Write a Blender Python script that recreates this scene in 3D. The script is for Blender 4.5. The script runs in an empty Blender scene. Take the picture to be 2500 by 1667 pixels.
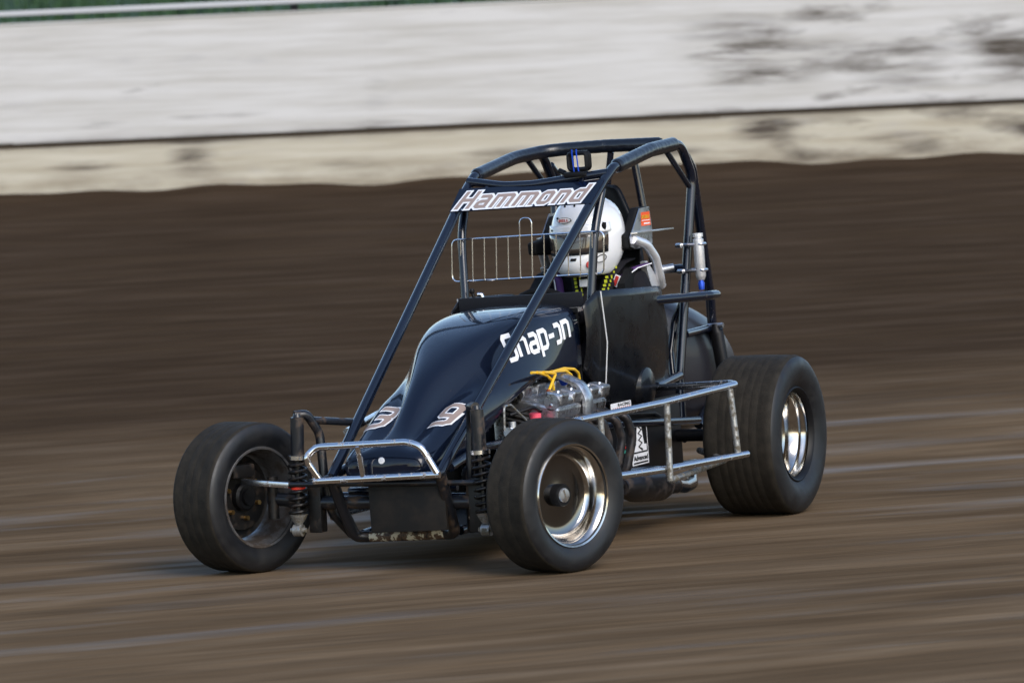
import bpy, bmesh, math, random
from mathutils import Vector, Matrix
from mathutils.bvhtree import BVHTree
random.seed(39)
R = math.radians
scene = bpy.context.scene
COL = scene.collection

# ------------------------------------------------------------------ camera, sky, sun, exposure
CAM_POS = (18.0707, 8.4697, 2.0287)
YAW, PITCH, ROLL = 203.8429, -3.5380, -2.5903
def camera():
    y, p, r = R(YAW), R(PITCH), R(ROLL)
    v = Vector((math.cos(y)*math.cos(p), math.sin(y)*math.cos(p), math.sin(p)))
    rt = v.cross(Vector((0, 0, 1))).normalized(); u = rt.cross(v)
    rr = rt*math.cos(r) + u*math.sin(r); uu = -rt*math.sin(r) + u*math.cos(r)
    cd = bpy.data.cameras.new('camera'); co = bpy.data.objects.new('camera', cd); COL.objects.link(co)
    m = Matrix.Identity(4)
    for i in range(3):
        m[i][0], m[i][1], m[i][2], m[i][3] = rr[i], uu[i], -v[i], CAM_POS[i]
    co.matrix_world = m
    cd.lens = 200; cd.sensor_width = 36; cd.clip_start = .5; cd.clip_end = 3000
    cd.dof.use_dof = True; cd.dof.focus_distance = 20.6; cd.dof.aperture_fstop = 5.0
    scene.camera = co
camera()
SUN_EL, SUN_AZ = 36.0, 52.0          # azimuth of the sun measured from world +X towards +Y
world = bpy.data.worlds.new('World'); scene.world = world; world.use_nodes = True
wn = world.node_tree; bg = wn.nodes['Background']
sky = wn.nodes.new('ShaderNodeTexSky'); sky.sky_type = 'NISHITA'; sky.sun_disc = False
sky.sun_elevation = R(SUN_EL); sky.sun_rotation = R(90 - SUN_AZ)
sky.air_density = 1.0; sky.dust_density = 1.0; sky.ozone_density = 1.0
wn.links.new(sky.outputs[0], bg.inputs[0]); bg.inputs[1].default_value = .12
sd = bpy.data.lights.new('sun', 'SUN'); sd.energy = 1.1; sd.angle = R(35); sd.color = (1, .95, .88)
so = bpy.data.objects.new('sun', sd); COL.objects.link(so)
sv = Vector((math.cos(R(SUN_EL))*math.cos(R(SUN_AZ)), math.cos(R(SUN_EL))*math.sin(R(SUN_AZ)), math.sin(R(SUN_EL))))
so.rotation_euler = (-sv).to_track_quat('-Z', 'Y').to_euler()
scene.view_settings.view_transform = 'Standard'; scene.view_settings.look = 'None'
scene.view_settings.gamma = 1; scene.view_settings.use_curve_mapping = False
scene.view_settings.exposure = 1.08

# ------------------------------------------------------------------ materials
def mat(name, col, rough=.5, metal=0., coat=0., **k):
    m = bpy.data.materials.new(name); m.use_nodes = True
    b = m.node_tree.nodes['Principled BSDF']
    b.inputs['Base Color'].default_value = (*col, 1); b.inputs['Roughness'].default_value = rough
    b.inputs['Metallic'].default_value = metal; b.inputs['Coat Weight'].default_value = coat
    b.inputs['Coat Roughness'].default_value = .04
    if 'trans' in k: b.inputs['Transmission Weight'].default_value = k['trans']
    return m
class NT:
    def __init__(s, m): s.t = m.node_tree; s.b = s.t.nodes['Principled BSDF']
    def n(s, typ, **kw):
        x = s.t.nodes.new('ShaderNode'+typ)
        for k, v in kw.items():
            if k.startswith('i_'):
                key = k[2:]; key = int(key) if key.isdigit() else key.replace('_', ' ')
                x.inputs[key].default_value = v
            else: setattr(x, k, v)
        return x
    def l(s, a, b): s.t.links.new(a, b)
    def coords(s, scale, space='Object', loc=(0, 0, 0), rot=(0, 0, 0)):
        tc = s.n('TexCoord'); mp = s.n('Mapping')
        mp.inputs['Scale'].default_value = scale; mp.inputs['Location'].default_value = loc; mp.inputs['Rotation'].default_value = rot
        s.l(tc.outputs[space], mp.inputs[0]); return mp.outputs[0]
    def noise(s, vec, scale=1., detail=4., rough=.55, dist=0.):
        x = s.n('TexNoise'); x.inputs['Scale'].default_value = scale; x.inputs['Detail'].default_value = detail
        x.inputs['Roughness'].default_value = rough; x.inputs['Distortion'].default_value = dist
        s.l(vec, x.inputs['Vector']); return x.outputs['Fac']
    def ramp(s, fac, stops):
        x = s.n('ValToRGB'); e = x.color_ramp.elements
        while len(e) < len(stops): e.new(.5)
        for i, (p, c) in enumerate(stops):
            e[i].position = p; e[i].color = (*c, 1) if len(c) == 3 else c
        s.l(fac, x.inputs[0]); return x.outputs[0]
    def f(s, fac, a, b, lo=0., hi=1.):
        x = s.n('MapRange'); x.inputs[1].default_value = a; x.inputs[2].default_value = b
        x.inputs[3].default_value = lo; x.inputs[4].default_value = hi; s.l(fac, x.inputs[0]); return x.outputs[0]
    def mix(s, fac, a, b, blend='MIX'):
        x = s.n('Mix', data_type='RGBA', blend_type=blend)
        if isinstance(fac, (int, float)): x.inputs[0].default_value = fac
        else: s.l(fac, x.inputs[0])
        for i, v in ((6, a), (7, b)):
            if isinstance(v, tuple): x.inputs[i].default_value = (*v, 1) if len(v) == 3 else v
            else: s.l(v, x.inputs[i])
        return x.outputs[2]
    def math(s, op, a, b=None):
        x = s.n('Math', operation=op)
        for i, v in ((0, a), (1, b)):
            if v is None: continue
            if isinstance(v, (int, float)): x.inputs[i].default_value = v
            else: s.l(v, x.inputs[i])
        return x.outputs[0]
    def bump(s, h, strength=.3, dist=.01):
        x = s.n('Bump'); x.inputs['Strength'].default_value = strength; x.inputs['Distance'].default_value = dist
        s.l(h, x.inputs['Height']); s.l(x.outputs[0], s.b.inputs['Normal'])
    def base(s, c): s.l(c, s.b.inputs['Base Color'])
    def rough(s, c): s.l(c, s.b.inputs['Roughness'])

def dirty(m, col, dirt=(.075, .05, .033), scale=22, lo=.56, hi=.68, r0=.25, r1=.8, metal=None):
    t = NT(m); v = t.coords((1, 1, 1)); n = t.noise(v, scale, 6, .62)
    f = t.f(n, lo, hi); t.base(t.mix(f, col, dirt)); t.rough(t.f(f, 0, 1, r0, r1))
    if metal: t.l(t.f(f, 0, 1, metal, 0), t.b.inputs['Metallic'])
    return m
M = {}
M['paint'] = mat('navy_paint', (.0024, .0048, .0135), .16, 0, .8)
t = NT(M['paint']); v = t.coords((1, 1, 1)); n = t.noise(v, 9, 6, .6)
t.b.inputs['Specular IOR Level'].default_value = .06; t.b.inputs['Coat Roughness'].default_value = .035; t.rough(t.f(n, .35, .75, .35, .50)); f = t.f(t.noise(v, 60, 5, .7), .66, .74, 0, .35); t.base(t.mix(f, (.0024, .0048, .0135), (.06, .042, .03)))
M['black_panel'] = mat('black_gloss_panel', (.0035, .004, .0055), .3, 0, .25)
t = NT(M['black_panel']); v = t.coords((1, 1, 1)); t.bump(t.noise(v, 4, 2, .5), .25, .02); t.rough(t.f(t.noise(v, 14, 5), .3, .7, .22, .42)); t.b.inputs['Specular IOR Level'].default_value = .25
M['tube'] = dirty(mat('navy_tube', (.008, .011, .02), .2, 0, .35), (.0035, .0055, .0125), (.05, .036, .026), 30, .66, .76, .2, .6)
M['dirty_tube'] = dirty(mat('dirt_caked_tube', (.01, .01, .012), .3), (.008, .009, .012), (.06, .037, .022), 16, .55, .66, .28, .85)
M['pad'] = mat('black_vinyl_pad', (.004, .0055, .010), .3, 0, .3)
t = NT(M['pad']); v = t.coords((1, 1, 1)); t.bump(t.noise(v, 45, 4), .5, .006)
M['chrome'] = dirty(mat('scuffed_chrome', (.8, .8, .8), .12, 1), (.78, .78, .80), (.10, .07, .05), 26, .58, .66, .1, .8, 1)
M['nerf'] = dirty(mat('galvanised_tube', (.55, .57, .6), .3, 1), (.60, .62, .66), (.10, .08, .06), 40, .60, .70, .24, .75, 1)
M['mudtube'] = dirty(mat('muddy_grey_tube', (.3, .3, .3), .5, .8), (.34, .34, .33), (.10, .085, .06), 34, .44, .58, .4, .9, .9)
M['wire'] = mat('bright_wire', (.85, .85, .87), .18, 1)
M['alu'] = mat('brushed_aluminium', (.62, .62, .64), .3, 1)
t = NT(M['alu']); v = t.coords((1, 1, 1)); t.rough(t.f(t.noise(v, 30, 4), .3, .7, .22, .45))
M['can'] = mat('satin_silver', (.80, .80, .82), .38, .75)
M['cast'] = mat('cast_aluminium', (.5, .5, .51), .28, 1)
t = NT(M['cast']); v = t.coords((1, 1, 1)); n = t.noise(v, 35, 5); t.rough(t.f(n, .3, .7, .2, .5)); t.base(t.mix(t.f(n, .5, .7), (.58, .58, .60), (.20, .19, .185))); t.bump(t.noise(v, 160, 3), .15, .004)
M['rim'] = mat('polished_rim', (.58, .57, .55), .1, 1)
t = NT(M['rim']); v = t.coords((1, 1, 1)); t.rough(t.f(t.noise(v, 12, 4), .35, .7, .09, .2)); t.base(t.mix(t.f(t.noise(v, 7, 5, .6), .5, .75), (.58, .57, .55), (.26, .22, .18)))
M['rim_disc'] = mat('dark_polished_disc', (.20, .20, .205), .12, 1)
M['rim_disc_grey'] = mat('grey_wheel_disc', (.16, .155, .15), .35, 1)
M['rim_dirty'] = dirty(mat('dirty_rim', (.2, .2, .2), .4, .8), (.16, .16, .165), (.030, .021, .015), 14, .35, .6, .35, .85, .9)
M['rubber'] = mat('tyre_rubber', (.02, .019, .019), .55)
t = NT(M['rubber']); v = t.coords((1, 1, 1)); n = t.noise(v, 18, 5); t.rough(t.f(n, .3, .7, .40, .62)); t.base(t.mix(t.f(n, .45, .75), (.0045, .0048, .0062), (.0095, .0090, .0090)))
M['tread'] = mat('dusty_tread', (.035, .03, .025), .8)
t = NT(M['tread']); v = t.coords((1, 1, 1)); n = t.noise(v, 26, 6, .65); t.base(t.mix(t.f(n, .35, .7), (.0135, .0113, .0085), (.0290, .0240, .0178))); t.bump(t.noise(v, 220, 3), .4, .004)
M['black'] = mat('satin_black', (.005, .005, .006), .42)
M['dash'] = mat('scratched_dash', (.012, .013, .017), .5)
M['matte'] = mat('matte_black', (.005, .005, .0055), .7)
M['brakedirt'] = dirty(mat('dirty_black_metal', (.02, .02, .02), .5, .3), (.008, .0075, .0075), (.032, .021, .014), 30, .52, .66, .4, .85)
M['mesh'] = mat('radiator_screen', (.028, .027, .026), .6)
t = NT(M['mesh']); v = t.coords((1, 1, 1)); t.base(t.mix(t.f(t.noise(v, 10, 5), .4, .65), (.010, .0098, .0095), (.024, .019, .015)))
M['helmet'] = mat('white_helmet', (.80, .80, .81), .12, 0, 1)
t = NT(M['helmet']); v = t.coords((1, 1, 1)); t.base(t.mix(t.f(t.noise(v, 22, 6, .65), .62, .8, 0, .5), (.80, .80, .81), (.42, .38, .34)))
M['visor'] = mat('smoked_visor', (.06, .048, .04), .1, 0, 1)
M['white'] = mat('white_vinyl', (.78, .78, .80), .4)
M['tan'] = mat('tan_vinyl', (.30, .225, .19), .45)
M['red'] = mat('red_print', (.45, .02, .015), .45)
M['orange'] = mat('orange_print', (.75, .09, .015), .45)
M['yellow'] = mat('yellow_lead', (.72, .42, .015), .4)
M['belt_yellow'] = mat('belt_lettering', (.52, .55, .02), .7)
M['brown'] = mat('brown_boot', (.20, .045, .012), .5)
M['pink'] = mat('pink_cap', (.75, .08, .13), .5)
M['blue'] = mat('blue_anodised', (.01, .06, .45), .3, .4)
M['green'] = mat('green_print', (.03, .22, .16), .5)
M['suit'] = mat('black_race_suit', (.006, .0055, .008), .8)
t = NT(M['suit']); v = t.coords((1, 1, 1)); t.bump(t.noise(v, 25, 4), .6, .012)
M['purple'] = mat('purple_trim', (.055, .012, .10), .7)
M['brass'] = mat('brass_bolt', (.55, .33, .12), .3, 1)
M['exhaust'] = dirty(mat('burnt_exhaust', (.05, .05, .055), .45, .8), (.028, .027, .030), (.045, .03, .021), 18, .5, .65, .4, .8, .7)
M['tail'] = mat('grey_tail_tank', (.014, .0135, .018), .4, 0, .2)
M['bar_paint'] = mat('chipped_bar_paint', (.3, .25, .15), .6)
t = NT(M['bar_paint']); v = t.coords((1, 1, 1)); n = t.noise(v, 34, 3, .6)
t.base(t.ramp(n, [(.40, (.02, .015, .012)), (.44, (.085, .05, .028)), (.53, (.085, .05, .028)), (.56, (.50, .46, .34)), (1, (.55, .5, .4))]))
M['shock_red'] = mat('red_bump_stop', (.75, .03, .01), .4)

for k in ('black', 'matte', 'suit', 'dash', 'mesh', 'tread'): M[k].node_tree.nodes['Principled BSDF'].inputs['Specular IOR Level'].default_value = .2

# ------------------------------------------------------------------ mesh helpers
class MB:
    def __init__(s): s.v = []; s.f = []
    def add(s, verts, faces):
        o = len(s.v); s.v += [tuple(p) for p in verts]; s.f += [tuple(i+o for i in f) for f in faces]; return s
    def box(s, c, d, rot=None, bev=0.):
        bm = bmesh.new(); bmesh.ops.create_cube(bm, size=1)
        for p in bm.verts: p.co = Vector((p.co.x*d[0], p.co.y*d[1], p.co.z*d[2]))
        if bev: bmesh.ops.bevel(bm, geom=bm.edges[:], offset=bev, segments=2, affect='EDGES', profile=.6)
        m = Matrix.Translation(c) @ (rot.to_4x4() if rot is not None else Matrix.Identity(4))
        for p in bm.verts: p.co = m @ p.co
        bm.verts.index_update()
        s.add([p.co.copy() for p in bm.verts], [[q.index for q in f.verts] for f in bm.faces]); bm.free(); return s
    def tube(s, pts, r, n=12, caps=True, closed=False):
        pts = [Vector(p) for p in pts]; N = len(pts)
        rr = r if isinstance(r, (list, tuple)) else [r]*N
        def tan(i):
            if closed: return (pts[(i+1) % N]-pts[i-1]).normalized()
            if i == 0: return (pts[1]-pts[0]).normalized()
            if i == N-1: return (pts[-1]-pts[-2]).normalized()
            return ((pts[i+1]-pts[i]).normalized()+(pts[i]-pts[i-1]).normalized()).normalized()
        t0 = tan(0); a = Vector((0, 0, 1)) if abs(t0.z) < .9 else Vector((1, 0, 0))
        u = t0.cross(a).normalized(); vs = []; fs = []; pt = t0
        for i in range(N):
            ti = tan(i)
            ax = pt.cross(ti)
            if ax.length > 1e-7: u = Matrix.Rotation(pt.angle(ti), 3, ax.normalized()) @ u
            pt = ti; w = ti.cross(u).normalized()
            for k in range(n):
                an = 2*math.pi*k/n; vs.append(pts[i]+(u*math.cos(an)+w*math.sin(an))*rr[i])
        for i in range(N if closed else N-1):
            j = (i+1) % N
            for k in range(n): fs.append((i*n+k, i*n+(k+1) % n, j*n+(k+1) % n, j*n+k))
        if caps and not closed: fs += [tuple(range(n-1, -1, -1)), tuple((N-1)*n+k for k in range(n))]
        return s.add(vs, fs)
    def lathe(s, prof, n=48, ax='y', c=(0, 0, 0), closed=False):
        vs = []; fs = []; K = len(prof)
        for i in range(n):
            a = 2*math.pi*i/n; ca, sa = math.cos(a), math.sin(a)
            for (h, r) in prof:
                p = {'y': (r*ca, h, r*sa), 'z': (r*ca, r*sa, h), 'x': (h, r*ca, r*sa)}[ax]
                vs.append((p[0]+c[0], p[1]+c[1], p[2]+c[2]))
        for i in range(n):
            j = (i+1) % n
            for k in range(K if closed else K-1):
                l = (k+1) % K; fs.append((i*K+k, i*K+l, j*K+l, j*K+k))
        return s.add(vs, fs)
    def prism(s, poly, d, o=(0, 0, 0), U=(1, 0, 0), V=(0, 0, 1)):
        """polygon in the U,V plane through o, extruded by vector d (both ways half)"""
        o, U, V, d = Vector(o), Vector(U), Vector(V), Vector(d)
        n = len(poly); a = [o+U*x+V*y-d*.5 for x, y in poly]; b = [p+d for p in a]
        return s.add(a+b, [tuple(range(n-1, -1, -1)), tuple(range(n, 2*n))]+[(i, (i+1) % n, n+(i+1) % n, n+i) for i in range(n)])
    def loft(s, rings, closed=False, cap=False):
        K = len(rings[0]); vs = [p for r in rings for p in r]; fs = []
        for i in range(len(rings)-1):
            for k in range(K if closed else K-1):
                l = (k+1) % K; fs.append((i*K+k, i*K+l, (i+1)*K+l, (i+1)*K+k))
        if cap: fs += [tuple(range(K-1, -1, -1)), tuple((len(rings)-1)*K+k for k in range(K))]
        return s.add(vs, fs)
    def mesh(s, name):
        m = bpy.data.meshes.new(name); m.from_pydata(s.v, [], s.f); m.validate()
        bm = bmesh.new(); bm.from_mesh(m); bmesh.ops.recalc_face_normals(bm, faces=bm.faces[:]); bm.to_mesh(m); bm.free()
        return m

def fillet(pts, rad, seg=6, closed=False):
    pts = [Vector(p) for p in pts]; out = []; N = len(pts)
    for i in range(N):
        if not closed and i in (0, N-1): out.append(pts[i]); continue
        p = pts[i]; a = pts[i-1]-p; b = pts[(i+1) % N]-p
        rd = rad[i] if isinstance(rad, (list, tuple)) else rad
        la, lb = a.length, b.length; a.normalize(); b.normalize(); ang = a.angle(b)
        if rd <= 0 or ang > 3.1: out.append(p); continue
        d = min(rd/math.tan(ang/2), la*.49, lb*.49)
        s, e = p+a*d, p+b*d
        for k in range(seg+1):
            q = k/seg; out.append(s*(1-q)**2+p*2*q*(1-q)+e*q*q)
    return out

BODY = Matrix.Translation((0, 0, .25)) @ Matrix.Rotation(R(1.8), 4, 'X') @ Matrix.Translation((0, 0, -.25))
def link(name, data, m, parent=None, mw=None, smooth=True, subs=0):
    o = bpy.data.objects.new(name, data); COL.objects.link(o)
    if data is not None:
        if m is not None: data.materials.append(m if not isinstance(m, str) else M[m])
        if smooth:
            for p in data.polygons: p.use_smooth = True
            try: data.set_sharp_from_angle(angle=R(42))
            except Exception: pass
    if parent is not None: o.parent = parent
    if mw is not None: o.matrix_local = mw
    if subs:
        sm = o.modifiers.new('sub', 'SUBSURF'); sm.levels = subs; sm.render_levels = subs
    return o
def tag(o, label=None, cat=None, kind=None, group=None):
    if label: o['label'] = label
    if cat: o['category'] = cat
    if kind: o['kind'] = kind
    if group: o['group'] = group
    return o
car = bpy.data.objects.new('race_car', None); COL.objects.link(car)
tag(car, 'black dirt-track midget race car number 39 with tubular roll cage', 'race car')
def part(name, mb, m, smooth=True, body=True, parent=None, subs=0, label=None):
    """a part of the car; parts sit in the rolled body frame unless body=False; sub-parts follow their part"""
    o = link(name, mb.mesh(name) if isinstance(mb, MB) else mb, m, parent or car, (BODY if body else Matrix.Identity(4)) if parent is None else None, smooth, subs)
    if label: o['label'] = label
    return o
def T(name, pts, r, m='tube', rad=.05, n=12, parent=None, body=True, closed=False, seg=6):
    return part(name, MB().tube(fillet(pts, rad, seg, closed), r, n, True, closed), m, True, body, parent)

# ------------------------------------------------------------------ the track
WA = Vector((-13.4822, -8.9602, 0)); WE = Vector((-.38746, .92189, 0)); WN = Vector((.92189, .38746, 0))   # foot of the wall, along it, towards the infield
ZB = .86
def prof(tt):
    if tt >= 13.2: return 0.
    if tt <= 0: return ZB
    q = 1-tt/13.2
    return ZB*q**1.22
def gpt(s, tt, dz=0.):
    p = WA+WE*s+WN*tt
    if -.01 < tt < .8: dz += (.013*math.sin(s*1.9)+.011*math.sin(s*4.3+1)+.008*math.sin(s*9.1+2)+.008)*(1-tt/.8)      # loose dirt heaped unevenly against the wall
    return (p.x, p.y, prof(tt)+dz)
def build_ground():
    ss = [-900, -300, -90, -40]+[-20+i*.5 for i in range(0, 32)]+[-4+i*.12 for i in range(0, 125)]+[11.2+i*.5 for i in range(0, 40)]+[50, 110, 320, 900]
    ts = [-1.2, -.4, 0]+[.25*i for i in range(1, 128)]+[34, 38, 46, 70, 130, 400, 1000]
    mb = MB(); mb.loft([[gpt(s, q) for q in ts] for s in ss])
    me = mb.mesh('ground')
    me.uv_layers.new(name='track')
    uv = me.uv_layers['track'].data
    for l in me.loops:
        p = me.vertices[l.vertex_index].co; d = Vector((p.x, p.y, 0))-WA; s, q = d.dot(WE), d.dot(WN)
        sc = max(-30, min(40, s))
        uv[l.index].uv = (s, q*(1+.021*(sc-3)))
    m = mat('dirt_track', (.1, .075, .055), .8); t = NT(m)
    uvn = t.n('UVMap', uv_map='track')
    def cv(sx, sy, ox=0.):
        mp = t.n('Mapping'); mp.inputs['Scale'].default_value = (sx, sy, 1); mp.inputs['Location'].default_value = (ox, ox*1.7, 0)
        t.l(uvn.outputs[0], mp.inputs[0]); return mp.outputs[0]
    fine = t.noise(cv(1.0, 5.5), 1, 5, .56, .2); mid = t.noise(cv(.55, 2.3, 4.), 1, 4, .6, .3); big = t.noise(cv(.07, .45, 9.), 1, 2)
    streak = t.noise(cv(.55, 2.4, 21.), 1, 2, .5, .25); patch = t.noise(cv(.25, .95, 31.), 1, 3, .55)
    sep = t.n('SeparateXYZ'); t.l(uvn.outputs[0], sep.inputs[0])
    far = t.f(t.math('ADD', sep.outputs[1], t.f(big, .3, .7, -1.8, 1.8)), 8.5, 13.5)      # damp dark loam below the wall, packed racing groove nearer
    c_far = t.ramp(fine, [(.28, (.036, .0240, .0152)), (.5, (.052, .0350, .0225)), (.74, (.076, .053, .036))])
    c_near = t.ramp(fine, [(.24, (.108, .0715, .0410)), (.5, (.145, .0985, .0590)), (.78, (.190, .136, .086))])
    c = t.mix(far, c_far, c_near)
    c = t.mix(t.f(mid, .48, .70, 0, .62), c, (.066, .0440, .0265))
    pol = t.math('MULTIPLY', t.f(streak, .46, .76), far)
    band = t.math('MULTIPLY', t.f(sep.outputs[1], 9.5, 12.5), t.f(sep.outputs[1], 17.0, 14.5))          # the groove the wheels have polished
    pol = t.math('MULTIPLY', pol, t.math('ADD', t.f(patch, .42, .58, .25, .8), t.math('MULTIPLY', band, .35)))
    c = t.mix(t.math('MULTIPLY', pol, .36), c, (.215, .172, .132))  # sky sheen of the polished streaks, painted in as a paler tan
    blot = t.noise(cv(.55, 1.5, 47.), 1, 4, .6, .4); c = t.mix(t.f(blot, .40, .62, .34, 0), c, (.040, .0270, .0170))
    t.base(c)
    t.rough(t.math('SUBTRACT', t.f(fine, .3, .7, .92, .74), t.math('MULTIPLY', pol, .36)))
    t.l(t.f(pol, 0.2, 1, .0, .14), t.b.inputs['Specular IOR Level'])
    hh = t.math('ADD', t.math('MULTIPLY', fine, .5), t.math('MULTIPLY', mid, 1.2))
    t.bump(hh, .55, .05)
    g = link('ground', me, m); tag(g, kind='structure')
build_ground()

# ------------------------------------------------------------------ the wall
STAINS = [(4.72, .72, .30, .055, 1.25), (4.78, .55, .34, .05, 1.15), (4.70, .76, .36, .22, .66), (5.3, .70, .45, .07, .5), (5.75, .60, .32, .20, .56), (6.42, .66, .28, .07, 1.0), (6.45, .6, .32, .24, .6),
          (.62, .44, .22, .035, .42), (1.40, .46, .30, .025, .5), (2.38, .36, .20, .03, .6), (2.40, .55, .14, .25, .22), (1.24, .19, .15, .09, 1.0), (.55, .18, .22, .03, .8), (1.2, .30, .22, .02, .9), (3.25, .11, .30, .06, .85), (4.85, .22, .20, .09, .95), (5.7, .10, .25, .06, .8), (2.2, .12, .25, .04, .6), (4.2, .1, .3, .04, .7), (6.9, .3, .4, .2, .6)]
def wall_material(name, c1, c2, dirtcol, seed, amount, root):
    m = mat(name, c1, .7); t = NT(m)
    tcn = t.n('TexCoord'); tcn.object = root; v = tcn.outputs['Object']      # one pattern along the whole wall: x along, z up
    def mp(sc, o=0.):
        x = t.n('Mapping'); x.inputs['Scale'].default_value = sc; x.inputs['Location'].default_value = (o, o, o*.7); t.l(v, x.inputs[0]); return x.outputs[0]
    a = t.noise(mp((.9, 1, 16), seed), 1, 4, .6); b = t.noise(mp((1.5, 1, 6.5), seed+3), 1, 4, .55); w = t.noise(mp((.55, 1, .5), seed+7), 1, 2, .5)
    sep = t.n('SeparateXYZ'); t.l(v, sep.inputs[0])
    c = t.mix(t.f(a, .38, .68), c1, c2)
    right = t.math('ADD', t.f(sep.outputs[0], 4.1, 4.9, -.11, .06), t.f(w, .3, .7, -.06, .06))
    f = t.f(t.math('ADD', b, right), .60-amount, .80-amount)
    c = t.mix(f, c, dirtcol)
    st = t.noise(mp((1.2, 1, 14), seed+5), 1, 5, .66)
    for (x0, z0, aw, ah, k) in STAINS:
        dx = t.math('DIVIDE', t.math('SUBTRACT', sep.outputs[0], x0), aw); dz = t.math('DIVIDE', t.math('SUBTRACT', sep.outputs[2], z0), ah)
        r2 = t.math('ADD', t.math('MULTIPLY', dx, dx), t.math('MULTIPLY', dz, dz))
        gm = t.math('MULTIPLY', t.math('EXPONENT', t.math('MULTIPLY', r2, -1.)), k)
        c = t.mix(t.f(t.math('MULTIPLY', gm, t.f(st, .34, .64, .05, 1.5)), .12, .95), c, dirtcol)
    zs = t.math('DIVIDE', t.math('SUBTRACT', sep.outputs[2], .318), .035)
    seam = t.math('EXPONENT', t.math('MULTIPLY', t.math('MULTIPLY', zs, zs), -1.))
    c = t.mix(t.math('MULTIPLY', seam, t.f(t.noise(mp((1.2, 1, 3), seed+17), 1, 4, .6), .38, .66, .1, .95)), c, dirtcol)
    g = t.f(t.noise(mp((2.2, 1, 9), seed+11), 1, 3), .60, .75, 0, .35); c = t.mix(g, c, (.34, .33, .34))
    low = t.math('MULTIPLY', t.f(sep.outputs[2], .20, .0), t.f(t.noise(mp((1.6, 1, 7), seed+23), 1, 5, .62), .40, .68, .05, .9))
    c = t.mix(low, c, (.15, .115, .075))
    t.base(c); t.bump(a, .2, .01); return m
def build_wall():
    root = bpy.data.objects.new('track_wall', None); COL.objects.link(root)
    mw = Matrix.Identity(4)
    for i in range(3): mw[i][0], mw[i][1], mw[i][3] = WE[i], -WN[i], (WA[i] if i < 2 else ZB)
    root.matrix_world = mw                        # local x along the wall, y away from the track, z up
    tag(root, 'long white painted track wall with dirt splashes and a dark seam', 'wall')
    m_up = wall_material('white_wall_board', (.535, .52, .505), (.42, .40, .37), (.055, .042, .030), 2., .0, root)
    m_lo = wall_material('cream_wall_base', (.48, .44, .355), (.36, .315, .235), (.06, .045, .032), 15., .03, root)
    L = 2.23; x0 = 2.33-L*6
    me_u = MB().box((L/2, .06, .7075), (L-.0004, .10, .745)).mesh('wall_panel')
    me_l = MB().box((L/2, .06, .09), (L-.0004, .13, .428)).mesh('base_panel')
    for k in range(13):
        for nm, me, mm, zz in (('wall_panel', me_u, m_up, 0), ('base_panel', me_l, m_lo, 0)):
            o = link(nm, me, None, root, Matrix.Translation((x0+k*L, random.uniform(-.0004, .0004), random.uniform(-.006, .006))), smooth=False)
            if not me.materials: me.materials.append(mm)
    M['backing'] = mat('wall_backing_timber', (.045, .034, .025), .9)  # even dark brown for the board behind the panels
    link('seam_batten', MB().box((6, .075, .318), (60, .07, .05)).mesh('seam_batten'), mat('dirt_filled_seam', (.07, .052, .036), .9), root)
    back = link('wall_backing', MB().box((6, .16, .5), (60, .05, 1.12)).mesh('wall_backing'), 'backing', root)
    top = link('wall_cap', MB().box((6, .06, 1.088), (60, .115, .012), bev=.003).mesh('wall_cap'), m_up, root)
    return mw
WALL_M = build_wall()
def build_rail():
    root = bpy.data.objects.new('guard_rail', None); COL.objects.link(root); root.matrix_world = WALL_M
    tag(root, 'thin white rail on short posts just above the track wall', 'rail')
    link('rail', MB().box((-2, .25, 1.155), (26, .05, .034), bev=.008).mesh('rail'), mat('weathered_white_rail', (.42, .42, .43), .6), root)
    pm = MB().box((0, .25, .57), (.05, .05, 1.13)).mesh('post')
    for k in range(9):
        o = link('post', pm, None, root, Matrix.Translation((-12+k*2.6+.9, 0, 0)))
    pm.materials.append(M['matte'])
build_rail()
def build_bank():
    mb = MB()
    ss = [-60+i*1.0 for i in range(130)]
    pr = [(-1.2, -.02), (-2.2, -.15), (-4, -.25), (-8, .15), (-14, .9), (-24, 2.2), (-40, 3.4), (-90, 4.5)]
    rings = []
    for s in ss:
        rings.append([tuple(WA+WE*s+WN*a+Vector((0, 0, ZB+h+(random.uniform(-.1, .1) if a < -3 else 0)))) for a, h in pr])
    mb.loft(rings)
    m = mat('dark_grass', (.02, .05, .015), .9); t = NT(m); v = t.coords((1, 1, 1)); t.base(t.mix(t.noise(v, 1.3, 5), (.010, .030, .010), (.03, .075, .025)))
    o = link('grass_bank', mb.mesh('grass_bank'), m); tag(o, kind='structure')
    # tufts
    tb = MB()
    for i in range(9000):
        s = random.uniform(-9, 9); a = -random.uniform(5, 22)
        h = .15+(-a-8)*.13 if a < -8 else -.05
        p = WA+WE*s+WN*a+Vector((0, 0, ZB+h-.1)); an = random.uniform(0, 6.28); w = random.uniform(.02, .06); hh = random.uniform(.15, .4)
        d = Vector((math.cos(an), math.sin(an), 0))*w
        tb.add([p-d, p+d, p+Vector((random.uniform(-.1, .1), random.uniform(-.1, .1), hh))], [(0, 1, 2)])
    o = link('long_grass', tb.mesh('long_grass'), m, smooth=False); tag(o, 'dark green long grass on the bank behind the wall', 'grass', 'stuff')
build_bank()

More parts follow.
